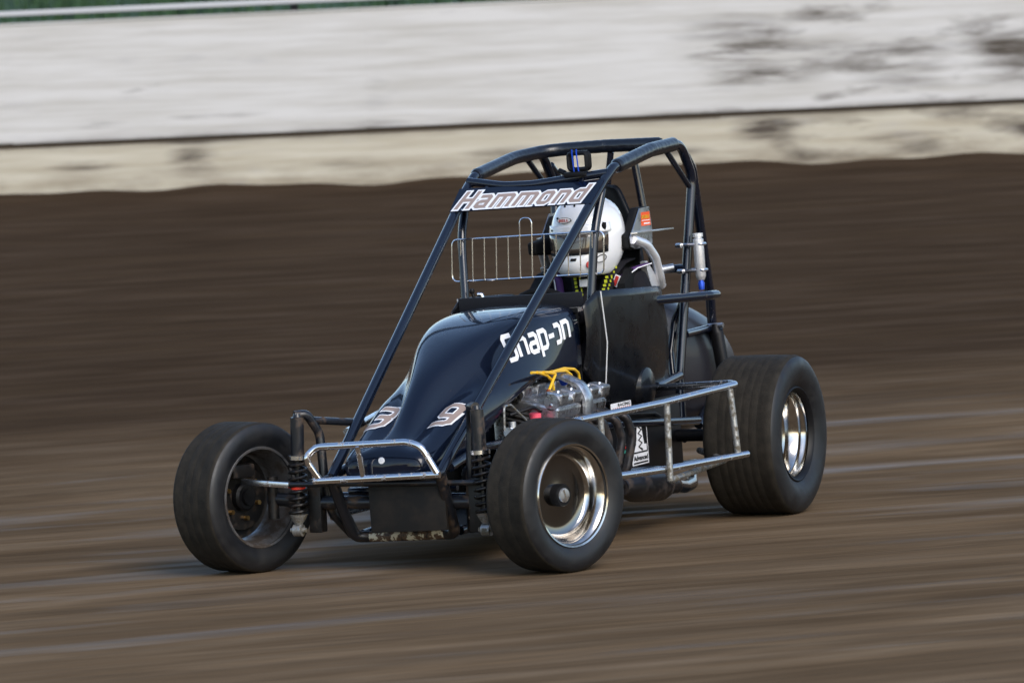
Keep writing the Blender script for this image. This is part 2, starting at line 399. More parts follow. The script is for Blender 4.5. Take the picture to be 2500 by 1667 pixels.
# ------------------------------------------------------------------ lettering (fat strokes, one flat sheet per stroke, laid on a surface)
GL = {
 'H': (.62, [[(0, 0), (0, 1)], [(.62, 0), (.62, 1)], [(0, .5), (.62, .5)]]),
 'a': (.5, [[(.04, .70), (.40, .70), (.5, .60), (.5, 0)], [(.5, .36), (.10, .36), (.0, .28), (.0, .08), (.10, 0), (.5, 0)]]),
 'm': (.88, [[(0, 0), (0, .70), (.34, .70), (.44, .60), (.44, 0)], [(.44, .70), (.78, .70), (.88, .60), (.88, 0)]]),
 'n': (.5, [[(0, 0), (0, .70), (.40, .70), (.5, .60), (.5, 0)]]),
 'o': (.5, [[(.25, 0), (.40, 0), (.5, .1), (.5, .6), (.40, .70), (.10, .70), (0, .6), (0, .1), (.10, 0), (.25, 0)]]),
 'd': (.5, [[(.5, .0), (.10, 0), (0, .1), (0, .6), (.10, .70), (.5, .70)], [(.5, 0), (.5, 1)]]),
 '3': (.55, [[(0, .98), (.42, .98), (.55, .88), (.55, .60), (.45, .5), (.18, .5)], [(.42, .5), (.55, .40), (.55, .12), (.42, 0), (0, 0)]]),
 '9': (.55, [[(.55, .42), (.12, .42), (0, .52), (0, .88), (.12, 1), (.43, 1), (.55, .88), (.55, .12), (.43, 0), (0, 0)]]),
 'S': (.50, [[(.52, .95), (.10, .95), (0, .85), (0, .62), (.10, .52), (.40, .52), (.5, .42), (.5, .1), (.40, 0), (-.02, 0)]]),
 'p': (.48, [[(0, -.32), (0, .70), (.38, .70), (.48, .60), (.48, .1), (.38, 0), (0, 0)]]),
 '-': (.22, [[(-.06, .36), (.36, .36)]]),
 'c': (.42, [[(0, .70), (.32, .70), (.42, .60), (.42, .1), (.32, 0), (0, 0)]]),
}
def fat(poly, hw, cap=None):
    """outline quads of a mitred fat stroke"""
    P = [Vector((x, y)) for x, y in poly]; N = len(P)
    closed = (P[0]-P[-1]).length < 1e-6
    cap = hw if cap is None else cap
    if not closed:
        P[0] = P[0]+(P[0]-P[1]).normalized()*cap; P[-1] = P[-1]+(P[-1]-P[-2]).normalized()*cap
    vs = []
    for i in range(N):
        if closed and i in (0, N-1): d0 = (P[-1]-P[-2]).normalized(); d1 = (P[1]-P[0]).normalized()
        else:
            d0 = (P[i]-P[i-1]).normalized() if i > 0 else None; d1 = (P[i+1]-P[i]).normalized() if i < N-1 else None
            d0 = d0 or d1; d1 = d1 or d0
        n0 = Vector((-d0.y, d0.x)); n1 = Vector((-d1.y, d1.x)); mm = (n0+n1).normalized(); k = hw/max(.35, mm.dot(n0))
        vs.append((P[i]+mm*k, P[i]-mm*k))
    return vs
def letters(text, hw, spacing, shear=0., cap=None, grow=0.):
    """list of 2-D quads; baseline 0, cap height 1; returns (quads per stroke, width)"""
    x = hw; out = []; k = 0
    for ch in text:
        w, strokes = GL[ch]
        for st in strokes:
            q = []; f = fat(st, hw+grow, (hw if cap is None else cap)+grow)
            for (a, b), (c, d) in zip(f, f[1:]):
                q.append([(p.x+x+shear*p.y, p.y) for p in (a, b, d, c)])
            out.append((k, q)); k += 1
        x += w+2*hw+spacing
    return out, x-spacing-hw
def decal(name, text, hw, spacing, origin, U, V, m, parent, height, width=None, shear=0., lift=.0015, grow=0., target=None, cap=None, dens=.012):
    qs, w = letters(text, hw, spacing, shear, cap, grow); U = Vector(U).normalized(); V = Vector(V).normalized(); Nn = U.cross(V).normalized()
    sx = (width/w) if width else height
    bm = bmesh.new(); dead = []
    for k, quads in qs:
        for q in quads:
            ps = [Vector(origin)+U*(x*sx)+V*(y*height)+Nn*(lift+(k % 4)*.00012) for x, y in q]
            n = max(1, int(max((ps[1]-ps[0]).length, (ps[2]-ps[3]).length)/dens)); l = max(1, int(max((ps[3]-ps[0]).length, (ps[2]-ps[1]).length)/dens))
            g = [[bm.verts.new((ps[0].lerp(ps[1], i/n)).lerp(ps[3].lerp(ps[2], i/n), j/l)) for j in range(l+1)] for i in range(n+1)]
            for i in range(n):
                for j in range(l):
                    try: bm.faces.new((g[i][j], g[i+1][j], g[i+1][j+1], g[i][j+1]))
                    except ValueError: pass
            if target:
                for row in g:
                    for vv in row:
                        off = (vv.co-Vector(origin)).dot(Nn)
                        h = target.ray_cast(vv.co+Nn*.25, -Nn)
                        if h[0] is not None and abs((h[0]-Vector(origin)).dot(Nn)) < .07: vv.co = h[0]+(h[1] if h[1].dot(Nn) > 0 else -h[1])*off
                        else: dead.append(vv)
    if dead: bmesh.ops.delete(bm, geom=list(set(dead)), context='VERTS')
    bmesh.ops.remove_doubles(bm, verts=bm.verts[:], dist=.00004)
    bmesh.ops.recalc_face_normals(bm, faces=bm.faces[:])
    me = bpy.data.meshes.new(name); bm.to_mesh(me); bm.free()
    return link(name, me, m, parent)
def print_text(name, body, size, origin, U, V, m, parent, width=None, bold=0., shear=0.):
    cu = bpy.data.curves.new('t', 'FONT'); cu.body = body; cu.size = 1; cu.offset = bold; cu.shear = shear; cu.resolution_u = 3
    o = bpy.data.objects.new('t', cu); COL.objects.link(o)
    me = bpy.data.meshes.new_from_object(o.evaluated_get(bpy.context.evaluated_depsgraph_get()))
    bpy.data.objects.remove(o); bpy.data.curves.remove(cu)
    xs = [v.co.x for v in me.vertices]; w = max(xs)-min(xs); sx = width/w if width else size
    U = Vector(U).normalized(); V = Vector(V).normalized(); N = U.cross(V).normalized()
    for v in me.vertices: v.co = Vector(origin)+U*((v.co.x-min(xs))*sx)+V*(v.co.y*size)+N*.0008
    me.name = name
    return link(name, me, m, parent, smooth=False)
def sheet(name, pts, m, parent, th=.0015):
    """thin flat sticker through four corners"""
    a, b, c, d = [Vector(p) for p in pts]; N = (b-a).cross(d-a).normalized()*th
    mb = MB().add([a, b, c, d, a-N, b-N, c-N, d-N], [(0, 1, 2, 3), (7, 6, 5, 4), (0, 4, 5, 1), (1, 5, 6, 2), (2, 6, 7, 3), (3, 7, 4, 0)])
    return link(name, mb.mesh(name), m, parent, smooth=False)

# ------------------------------------------------------------------ wheels
def tyre_profile(w, ro, rr, grooves, bulge):
    h = w/2; P = [(-h*.80, rr-.006), (-h*.90, rr+.012), (-h*bulge, rr+(ro-rr)*.38), (-h*bulge*1.0, rr+(ro-rr)*.62), (-h*.965, ro-(ro-rr)*.20), (-h*.90, ro-(ro-rr)*.075), (-h*.80, ro-(ro-rr)*.012)]
    tr = []
    x = -h*.74; step = (h*1.48)/(grooves+1)
    for i in range(grooves+2):
        xx = -h*.74+step*i; z = ro-.004*(xx/h)**2
        if 0 < i < grooves+1: tr += [(xx-.004, z), (xx-.0015, z-.0008), (xx+.0015, z-.0008), (xx+.004, z)]
        else: tr.append((xx, z))
    return P, tr, [(-a, b) for a, b in reversed(P)]
def wheel(center, w, ro, steer, style, rlip=.178):
    mw = Matrix.Translation(center) @ Matrix.Rotation(R(steer), 4, 'Z')
    h = w/2
    if style == 'inner': disc_y, lip = .05, .085       # we look at the back of this wheel: disc towards the far side
    elif style == 'rear': disc_y, lip = .02, .130
    else: disc_y, lip = .012, .085
    s = -1 if style == 'inner' else 1
    if style == 'inner':
        barrel = [(.088, .172), (.090, .180), (.084, .184), (.078, .170), (.05, .160), (0, .156), (-.05, .158), (-.085, .168), (-.090, .180), (-.084, .180), (-.08, .165)]
        mm = 'rim_dirty'
    else:
        d = disc_y
        barrel = [(lip-.006, .171), (lip, .174), (lip+.002, .180), (lip-.004, .184), (lip-.010, .176), (lip-.013, .168), (lip-.028, .160), (lip-.034, .157), (d+.02, .150), (d+.006, .146), (d, .138)]
        barrel = [(lip-.013, .184)]+barrel[1:]
        if style == 'rear': barrel = [(lip-.013, .184), (lip, .178), (lip+.001, .176), (lip-.004, .173), (lip-.018, .170), (lip-.022, .163), (lip-.036, .161), (lip-.042, .157), (lip-.055, .156), (lip-.060, .150), (d+.006, .140), (d, .130)]
        back = [(-h*.9, .178), (-h*.9, .168), (-h*.5, .155), (d-.02, .15)]
        mm = 'rim'
    o = part('wheel', MB().lathe(barrel, 64), mm, body=False); o.matrix_local = mw
    if style != 'inner':
        link('inner_barrel', MB().lathe(back, 48).mesh('inner_barrel'), 'rim_dirty', o)
    P, tr, Q = tyre_profile(w, ro, rlip, {'front': 2, 'inner': 3, 'rear': 6}[style], 1.0)
    tm = link('tyre', MB().lathe(P+tr+Q, 96).mesh('tyre'), 'rubber', o)
    tm.data.materials.append(M['tread'])
    K = len(P)+len(tr)+len(Q)-1
    for p in tm.data.polygons:
        r2 = math.hypot(p.center.x, p.center.z)
        if abs(p.center.y) < h*.86 and r2 > ro*.9: p.material_index = 1
    d = disc_y
    if style == 'inner':
        link('wheel_disc', MB().lathe([(-.03, .150), (-.045, .12), (-.05, .06), (-.05, .001)], 48).mesh('wheel_disc'), 'brakedirt', o)
        link('brake_disc', MB().lathe([(-.012, .001), (-.012, .118), (-.020, .118), (-.020, .001)], 48).mesh('brake_disc'), 'brakedirt', o)
        link('hub', MB().lathe([(-.05, .05), (.01, .05), (.018, .042), (.018, .03), (.03, .028), (.03, .001)], 32).mesh('hub'), 'black', o)
        for k in range(6):
            a = k*math.pi/3+.35; b = MB().lathe([(-.012, .001), (.004, .001), (.004, .009), (-.012, .009)], 6, c=(.078*math.cos(a), 0, .078*math.sin(a)))
            link('hub_bolt', b.mesh('hub_bolt'), 'brass', o)
        cal = MB().box((.03, .015, .095), (.11, .05, .05), bev=.01)
        link('brake_caliper', cal.mesh('brake_caliper'), 'brakedirt', o)
    else:
        rd = .138 if style != 'rear' else .130
        dp = [(d, rd), (d-.004, rd-.012), (d-.005, rd-.03), (d-.005, .06), (d-.003, .034)] if style != 'rear' else [(d, rd), (d-.006, rd-.01), (d-.012, .07), (d-.012, .045)]
        link('wheel_disc', MB().lathe(dp, 64).mesh('wheel_disc'), 'rim_disc' if style != 'rear' else 'rim_disc_grey', o)
        hub = [(d-.02, .040), (d+.022, .040), (d+.028, .036), (d+.028, .001)] if style != 'rear' else [(d-.03, .05), (d+.004, .05), (d+.01, .044), (d+.01, .001)]
        link('hub_cap', MB().lathe(hub, 40).mesh('hub_cap'), 'black', o)
        if style != 'rear':
            link('cap_fastener', MB().lathe([(d+.028, .026), (d+.033, .024), (d+.034, .001)], 28).mesh('cap_fastener'), 'alu', o)
            link('fastener_slot', MB().box((0, d+.0345, 0), (.007, .002, .044), Matrix.Rotation(R(20), 3, 'Y')).mesh('fastener_slot'), 'wire', o)
        if style == 'rear': link('bead_ring', MB().lathe([(lip-.012, .186), (lip+.0015, .1795), (lip+.003, .176), (lip-.002, .168), (lip-.016, .160)], 64).mesh('bead_ring'), 'black', o)
        for k in range(5 if style == 'rear' else 0):
            a = k*2*math.pi/5; link('wheel_nut', MB().lathe([(d-.012, .001), (d+.004, .001), (d+.004, .010), (d-.012, .010)], 6, c=(.062*math.cos(a), 0, .062*math.sin(a))).mesh('wheel_nut'), 'black', o)
    return o
n_st = Vector((math.sin(R(19)), math.cos(R(19)), 0))
FLC = Vector((0, .69, .268))-n_st*.085; FRC = Vector((0, -.52, .268))-n_st*.085
wheel(FLC, .192, .268, -19, 'front')
wheel(FRC, .205, .268, -19, 'inner')
wheel((-2.0, .632, .302), .30, .302, 0, 'rear')
w4 = wheel((-2.0, -.66, .302), .285, .302, 0, 'rear'); w4.matrix_local = Matrix.Translation((-2.0, -.66, .302)) @ Matrix.Rotation(math.pi, 4, 'Z')

# ------------------------------------------------------------------ axles and suspension (they stay level with the ground)
part('front_axle', MB().tube([(-.03, -.5, .262), (-.03, -.3, .245), (-.03, .3, .245), (-.03, .5, .262)], .024, 14), 'dirty_tube', body=False)
part('rear_axle', MB().tube([(-2, -.6, .302), (-2, .56, .302)], .024, 14), 'black', body=False)
part('axle_gear_carrier', MB().lathe([(-.1, .02), (-.1, .06), (-.06, .12), (.06, .12), (.1, .06), (.1, .02)], 28, c=(-2, 0, .302)), 'cast', body=False)
for sgn, cc in ((1, FLC), (-1, FRC)):
    part('kingpin', MB().tube([(-.02, cc.y-.12*1 if sgn > 0 else cc.y+.12, .19), (-.02, cc.y-.12 if sgn > 0 else cc.y+.12, .34)], .02, 12), 'brakedirt', body=False)
part('steering_arm', MB().box((.045, -.475, .322), (.024, .19, .022), Matrix.Rotation(R(-4), 3, 'X'), .005), 'nerf', body=False)
part('steering_arm', MB().box((.0, .43, .322), (.024, .14, .022), None, .005), 'nerf', body=False)
part('tie_rod', MB().tube([(.05, -.38, .318), (.02, .38, .318)], .010, 10), 'dirty_tube', body=False)
part('axle_bracket', MB().box((-.03, -.312, .235), (.05, .05, .19), None, .006), 'brakedirt', body=False)
part('axle_bracket', MB().box((-.03, .312, .235), (.05, .05, .19), None, .006), 'brakedirt', body=False)
def radius_rod(a, b, r=.0125, m='nerf'):
    o = part('radius_rod', MB().tube([a, b], r, 12), m, body=False)
    link('rod_end', MB().lathe([(-.012, .001), (-.012, .018), (.012, .018), (.012, .001)], 16, 'y', a).mesh('rod_end'), 'alu', o)
radius_rod((-.08, -.27, .195), (-1.05, -.27, .20)); radius_rod((-.08, -.27, .235), (-.95, -.24, .30), .0125, 'tube')
radius_rod((-.08, .27, .195), (-1.05, .27, .20)); radius_rod((-.08, .27, .235), (-.95, .24, .30), .0125, 'tube')
part('panhard_bar', MB().tube([(-.10, -.30, .262), (-.10, .24, .255)], .015, 12), 'tube', body=False)

def coilover(top, bot, name='shock_absorber', body_frac=.34, m='dirty_tube'):
    top, bot = Vector(top), Vector(bot); ax = (bot-top).normalized(); L = (bot-top).length
    o = part(name, MB().tube([top-ax*.012, top, top+ax*.002, top+ax*(L*body_frac)], [.012, .016, .024, .024], 16).tube([top+ax*(L*.2), bot-ax*.03], .011, 10), m, body=False)
    link('collar', MB().tube([top+ax*(L*body_frac), top+ax*(L*body_frac+.014)], .036, 20).mesh('collar'), 'wire', o)
    u = ax.orthogonal().normalized(); w = ax.cross(u); pts = []
    a0, a1 = L*body_frac+.018, L*.86; turns = 8
    for i in range(turns*14+1):
        q = i/(turns*14); an = q*turns*2*math.pi; pts.append(top+ax*(a0+(a1-a0)*q)+(u*math.cos(an)+w*math.sin(an))*.029)
    link('coil_spring', MB().tube(pts, .0062, 8).mesh('coil_spring'), 'brakedirt', o)
    link('spring_seat', MB().tube([top+ax*(L*.86), top+ax*(L*.90), top+ax*(L*.95)], [.033, .026, .013], 18).mesh('spring_seat'), 'mudtube', o)
    link('mounting_eye', MB().lathe([(-.016, .008), (-.016, .022), (.016, .022), (.016, .008)], 20, 'y', bot, True).mesh('mounting_eye'), 'mudtube', o)
    link('mounting_bolt', MB().tube([bot+Vector((0, -.03, 0)), bot+Vector((0, .03, 0))], .009, 10).mesh('mounting_bolt'), 'mudtube', o)
    return o
sh = coilover((.02, -.352, .555), (.022, -.365, .153))
link('bump_stop', MB().lathe([(-.006, .012), (-.006, .026), (.006, .026), (.006, .012)], 20, 'z', (.021, -.36, .305), True).mesh('bump_stop'), 'shock_red', sh)
coilover((.02, .345, .575), (.022, .365, .153))

# ------------------------------------------------------------------ chassis tubes
RT = .0185
for s in (-1, 1):
    T('cage_side_tube', [(.052, .211*s, .348), (-1.44, .280*s, 1.292), (-1.53, .285*s, 1.338), (-1.95, .289*s, 1.392), (-2.20, .29*s, 1.40), (-2.30, .29*s, 1.27), (-2.12, .25*s, .50), (-2.10, .255*s, .345)], RT, rad=[0, .08, .08, .3, .10, .10, .2, 0], n=14)
    T('windscreen_post', [(-1.43, .278*s, 1.262), (-1.345, .272*s, 1.12), (-1.30, .255*s, .86)], .0165, rad=.3)
    T('shock_tower_tube', [(.022, .352*s, .572), (-.01, .318*s, .572), (-.055, .295*s, .50), (-.045, .285*s, .34), (-.055, .270*s, .215), (-.13, .235*s, .13)], .0165, 'dirty_tube', rad=[0, .03, .07, .2, .06, 0], n=12)
    T('tower_brace', [(-.03, .305*s, .548), (-.27, .226*s, .515)], .0135, 'dirty_tube')
    T('front_down_tube', [(.052, .211*s, .348), (-.02, .205*s, .215), (-.075, .195*s, .125), (-.10, .15*s, .122)], .021, 'dirty_tube', rad=[0, .1, .05, 0])
    T('upper_frame_rail', [(-.03, .215*s, .36), (-.30, .215*s, .405), (-1.0, .25*s, .40), (-1.35, .28*s, .392), (-2.25, .26*s, .33)], .0165, rad=.3)
    T('lower_frame_rail', [(-.13, .19*s, .128), (-1.2, .26*s, .155), (-1.4, .28*s, .205), (-2.25, .24*s, .165)], .0165, rad=.3)
    T('rear_stay', [(-2.26, .286*s, 1.345), (-2.32, .283*s, 1.30), (-2.52, .24*s, .79), (-2.62, .20*s, .42), (-2.40, .20*s, .30)], .019, rad=[0, .05, .5, .08, 0])
    T('corner_brace', [(-2.06, .289*s, 1.375), (-2.262, .287*s, 1.235)], .0115)
    T('tail_cross_tube', [(-2.18, .262*s, .668), (-2.56, .228*s, .668)], .016)
    sh = part('rear_shock', MB().tube([(-2.50, .26*s, .685), (-2.50, .26*s, .66), (-2.505, .262*s, .655), (-2.545, .275*s, .40)], [.014, .02, .027, .027], 16), 'black')
    link('shock_rod', MB().tube([(-2.545, .275*s, .40), (-2.52, .28*s, .28), (-2.05, .28*s, .27)], .011, 10).mesh('shock_rod'), 'chrome', sh)
    link('shock_bolt', MB().tube([(-2.50, (.26-.03)*s, .678), (-2.50, (.26+.034)*s, .678)], .010, 12).mesh('shock_bolt'), 'alu', sh)
T('elbow_guard_tube', [(-1.80, .296, .822), (-2.12, .40, .815), (-2.20, .40, .812), (-2.23, .36, .81), (-2.20, .285, .808)], .0175, rad=[0, .05, .04, .03, 0])
T('elbow_guard_tube', [(-1.80, -.296, .822), (-2.12, -.40, .815), (-2.20, -.40, .812), (-2.23, -.36, .81), (-2.20, -.285, .808)], .0175, rad=[0, .05, .04, .03, 0])
T('cage_front_cross_tube', [(-1.475, -.284, 1.322), (-1.43, -.12, 1.298), (-1.43, .0, 1.296), (-1.475, .284, 1.322)], .0165, rad=.25)
for s in (-1, 1): T('visor_strut', [(-1.45, .19*s, 1.305), (-1.405, .20*s, 1.262)], .010)
# padded top hoop
def padding(name, pts, r, rad):
    P = fillet(pts, rad, 8); Q = []
    for a, b in zip(P, P[1:]):
        n = max(1, int((b-a).length/.012))
        Q += [a.lerp(b, i/n) for i in range(n)]
    Q.append(P[-1])
    rr = [r*(1+.022*math.sin(i*2.1)*random.uniform(.2, 1)) for i in range(len(Q))]; rr[0] = rr[-1] = r*.8
    return part(name, MB().tube(Q, rr, 16), 'pad')
padding('roll_bar_padding', [(-1.545, -.285, 1.342), (-1.93, -.290, 1.392), (-2.14, -.24, 1.408), (-2.15, 0, 1.41), (-2.15, .235, 1.405)], .0255, [0, .4, .14, .2, 0])
padding('roll_bar_padding', [(-1.56, .285, 1.342), (-1.90, .288, 1.388), (-2.14, .289, 1.40)], .0275, .3)
T('head_brace_tube', [(-2.15, .02, 1.385), (-2.17, -.03, 1.15), (-2.2, -.06, .7)], .013)
T('head_brace_tube', [(-2.15, .11, 1.385), (-2.16, .135, 1.15), (-2.2, .17, .7)], .0145)
T('shoulder_cross_tube', [(-2.215, -.27, .92), (-2.215, .27, .92)], .016)
T('rear_hoop', [(-2.20, .255, .80), (-2.21, .21, .72), (-2.17, .20, .60), (-2.13, .22, .50)], .014, rad=.06)
T('gusset_tube', [(-1.80, .285, .495), (-2.09, .262, .515)], .018)
T('seat_cross_tube', [(-2.12, -.25, .5), (-2.12, .25, .5)], .016)
# skid bar with worn paint under the nose
part('skid_bar', MB().tube([(-.10, -.175, .122), (-.10, .175, .122)], .0205, 16), 'bar_paint')
# radiator screen and nose parts
part('radiator_screen', MB().box((.012, .062, .238), (.018, .295, .188), None, .004), 'mesh')
T('radiator_cross_tube', [(-.09, -.21, .285), (-.09, .21, .285)], .013, 'tube')

# ------------------------------------------------------------------ front bumper and nerf bars
b = T('front_bumper', [(.10, -.255, .342), (.105, .235, .347)], .0125, 'chrome', n=14)
link('bumper_hoop', MB().tube(fillet([(.095, -.235, .345), (.128, -.272, .425), (.105, -.235, .462), (.115, .12, .466), (.118, .175, .452), (.105, .225, .352)], [0, .04, .045, .09, .09, 0], 7), .0125, 14).mesh('bumper_hoop'), 'chrome', b)
link('bumper_strut', MB().tube([(.115, -.068, .458), (.103, -.062, .350)], .0105, 12).mesh('bumper_strut'), 'chrome', b)
for s in (-1, 1): link('bumper_mount', MB().tube([(.10, .222*s, .345), (.03, .213*s, .35)], .013, 12).mesh('bumper_mount'), 'dirty_tube', b)
nb = T('nerf_bar', [(-.60, .45, .462), (-1.12, .585, .478), (-1.55, .705, .505), (-1.62, .66, .506), (-1.79, .29, .492)], .0135, 'nerf', rad=[0, .3, .035, .05, 0], n=14)
link('lower_rail', MB().tube([(-.62, .46, .245), (-1.12, .585, .236), (-1.545, .735, .246)], .0135, 14).mesh('lower_rail'), 'nerf', nb)
link('strut', MB().tube([(-.735, .50, .463), (-.735, .50, .25)], .0115, 12).mesh('strut'), 'mudtube', nb)
link('strut', MB().tube([(-1.125, .60, .474), (-1.105, .60, .193)], .0125, 12).mesh('strut'), 'mudtube', nb)
link('strut', MB().tube([(-1.505, .70, .492), (-1.50, .716, .250)], .0125, 12).mesh('strut'), 'mudtube', nb)
link('diagonal_brace', MB().tube([(-1.12, .598, .195), (-1.60, .62, .222), (-1.9, .40, .24)], .012, 12).mesh('diagonal_brace'), 'mudtube', nb)
nr = T('nerf_bar', [(-.60, -.45, .462), (-1.12, -.585, .478), (-1.55, -.665, .50), (-1.62, -.62, .50), (-1.79, -.29, .492)], .0135, 'nerf', rad=[0, .3, .035, .05, 0], n=14)
link('lower_rail', MB().tube([(-.62, -.46, .245), (-1.12, -.585, .236), (-1.545, -.665, .246)], .0135, 14).mesh('lower_rail'), 'nerf', nr)
for x, y in ((-.735, -.50), (-1.12, -.60), (-1.50, -.66)): link('strut', MB().tube([(x, y, .463), (x, y, .245)], .0115, 12).mesh('strut'), 'mudtube', nr)

# ------------------------------------------------------------------ bodywork
SEC = [
 (.075, [(0, .395), (.045, .394), (.08, .392), (.10, .39), (.115, .385), (.125, .373), (.122, .356), (.11, .346)]),
 (.062, [(0, .428), (.05, .426), (.09, .422), (.115, .417), (.138, .408), (.152, .386), (.15, .352), (.135, .342)]),
 (.02, [(0, .455), (.045, .452), (.08, .443), (.105, .437), (.145, .434), (.170, .410), (.172, .352), (.155, .338)]),
 (-.06, [(0, .486), (.030, .482), (.050, .462), (.060, .446), (.115, .471), (.182, .446), (.188, .365), (.17, .34)]),
 (-.13, [(0, .526), (.030, .521), (.048, .494), (.058, .464), (.115, .503), (.188, .476), (.192, .375), (.175, .345)]),
 (-.20, [(0, .578), (.032, .572), (.052, .540), (.062, .494), (.120, .538), (.193, .508), (.198, .395), (.18, .36)]),
 (-.30, [(0, .654), (.038, .648), (.062, .614), (.076, .545), (.132, .580), (.203, .550), (.208, .43), (.19, .40)]),
 (-.38, [(0, .703), (.048, .697), (.080, .668), (.103, .585), (.156, .598), (.206, .572), (.212, .47), (.20, .44)]),
 (-.48, [(0, .752), (.062, .748), (.106, .725), (.128, .645), (.166, .620), (.208, .592), (.220, .52), (.21, .495)]),
 (-.60, [(0, .802), (.080, .800), (.136, .785), (.160, .735), (.179, .675), (.208, .628), (.232, .575), (.226, .556)]),
 (-.80, [(0, .850), (.098, .848), (.174, .836), (.205, .788), (.224, .715), (.240, .658), (.247, .622), (.240, .612)]),
 (-1.0, [(0, .863), (.115, .862), (.200, .850), (.235, .806), (.245, .730), (.250, .668), (.250, .630), (.243, .620)]),
 (-1.18, [(0, .863), (.125, .862), (.212, .853), (.246, .818), (.251, .738), (.252, .668), (.251, .625), (.244, .616)]),
]
def build_hood():
    rings = []
    for x, hp in SEC:
        rings.append([(x, -y, z) for y, z in reversed(hp)]+[(x, y, z) for y, z in hp[1:]])
    mb = MB(); mb.loft(rings)
    k = len(rings[0]); mb.f.append(tuple(range(k)))           # nose tip
    o = part('hood', mb, 'paint', subs=2)
    sm = o.modifiers.new('skin', 'SOLIDIFY'); sm.thickness = .003; sm.offset = -1
    return o
hood = build_hood()
bpy.context.view_layer.update()
dg = bpy.context.evaluated_depsgraph_get()
_e = hood.evaluated_get(dg); _m = _e.to_mesh(); HOOD = BVHTree.FromPolygons([v.co.copy() for v in _m.vertices], [tuple(p.vertices) for p in _m.polygons]); _e.to_mesh_clear()
link('nose_fastener', MB().lathe([(0, .012), (.004, .011), (.005, .001)], 20, 'x', (.072, .0, .402)).mesh('nose_fastener'), 'white', hood)
# side lettering reads front to back on the left flank
decal('side_lettering', 'Snap-cn', .093, .06, (-.655, .172, .686), (-.455, .072, .054), (0, 0, 1), 'white', hood, .088, .458, target=HOOD, lift=.002, cap=.0)
for ch, oy, shr in (('3', -.170, .30), ('9', .090, .22)):
    Uv = Vector((0, 1, -.02)); Vv = Vector((-.62, 0, .46)).normalized(); Uv = Uv+Vv*.0
    og = Vector((-.145, oy, .53 if ch == '3' else .53))
    decal('race_number_outline', ch, .092, .1, og, Uv, Vv, 'white', hood, .128, .070 if ch == '9' else .070, shear=shr, target=HOOD, lift=.0015, grow=.06)
    decal('race_number', ch, .092, .1, og, Uv, Vv, 'tan', hood, .128, .070 if ch == '9' else .070, shear=shr, target=HOOD, lift=.003)
# cowl, cockpit sides, floor, belly
part('dash_panel', MB().box((-1.235, 0, .868), (.012, .50, .056), Matrix.Rotation(R(6), 3, 'Y'), .003), 'dash')
part('cowl', MB().loft([[(-1.17, y, .858-.6*y*y) for y in (-.245, -.15, 0, .15, .245)], [(-1.30, y, .868-.6*y*y) for y in (-.25, -.15, 0, .15, .25)]]), 'black_panel')
for s in (-1, 1):
    cols = [(-1.19, .846, .61, .252), (-1.30, .892, .52, .262), (-1.315, .894, .46, .268), (-1.42, .890, .45, .290), (-1.56, .884, .45, .302), (-1.70, .880, .455, .300), (-1.80, .878, .47, .294), (-1.86, .872, .485, .288)]
    rings = []
    for i, (x, zt, zb, y) in enumerate(cols):
        ring = []
        for k in range(9):
            q = k/8; z = zt+(zb-zt)*q
            xx = x-(.0 if i < 5 else (i-4)*.036*q)
            ring.append((xx, (y+.016-.042*q**1.3*(1 if i > 1 else .4)+.014*math.sin(q*math.pi))*s, z))
        rings.append(ring)
    o = part('cockpit_side_panel', MB().loft(rings), 'black_panel', subs=1)
    o.modifiers['sub'].boundary_smooth = 'PRESERVE_CORNERS'
    sm = o.modifiers.new('th', 'SOLIDIFY'); sm.thickness = .004
    link('panel_bolt', MB().lathe([(0, .0135), (.004, .012), (.006, .001)], 18, 'y', (-1.408, .293, .848)).mesh('panel_bolt') if s > 0 else MB().lathe([(0, .0135), (-.004, .012), (-.006, .001)], 18, 'y', (-1.408, -.293, .848)).mesh('panel_bolt'), 'wire', o)
    link('edge_trim', MB().tube([(-1.312, .291*s, .89), (-1.322, .299*s, .70), (-1.322, .276*s, .50)], .0030, 8).mesh('edge_trim'), 'can', o)
    link('chain_bulge', MB().lathe([(.03*s, .001), (.028*s, .045), (.018*s, .072), (-.01*s, .085)], 28, 'y', (-1.675, .286*s, .505)).mesh('chain_bulge'), 'black_panel', o)
    lo = part('lower_side_panel', MB().box((-1.62, .272*s, .315), (.84, .006, .27), None, .002), 'black')
    if s > 0: lower = lo
part('belly_pan', MB().prism([(-.15, .2), (-1.2, .255), (-2.0, .24), (-2.2, .15), (-2.2, -.15), (-2.0, -.24), (-1.2, -.255), (-.15, -.2)], (0, 0, .006), (0, 0, .118), (1, 0, 0), (0, 1, 0)), 'matte', False)
part('firewall', MB().box((-1.19, 0, .49), (.008, .49, .70), None), 'matte', False)
# tail tank
tr = []
for x, w, h0, h1 in ((-2.26, .10, .45, .80), (-2.34, .20, .30, .82), (-2.5, .235, .26, .80), (-2.7, .235, .26, .745), (-2.9, .19, .29, .655), (-3.0, .12, .34, .58), (-3.045, .05, .40, .52)):
    c = (h0+h1)/2; hh = (h1-h0)/2
    tr.append([(x, w*math.copysign(abs(math.cos(a))**.75, math.cos(a)), c+hh*math.copysign(abs(math.sin(a))**.8, math.sin(a))) for a in [k*2*math.pi/20 for k in range(20)]])
part('tail_tank', MB().loft(tr, True, True), 'tail', subs=1)
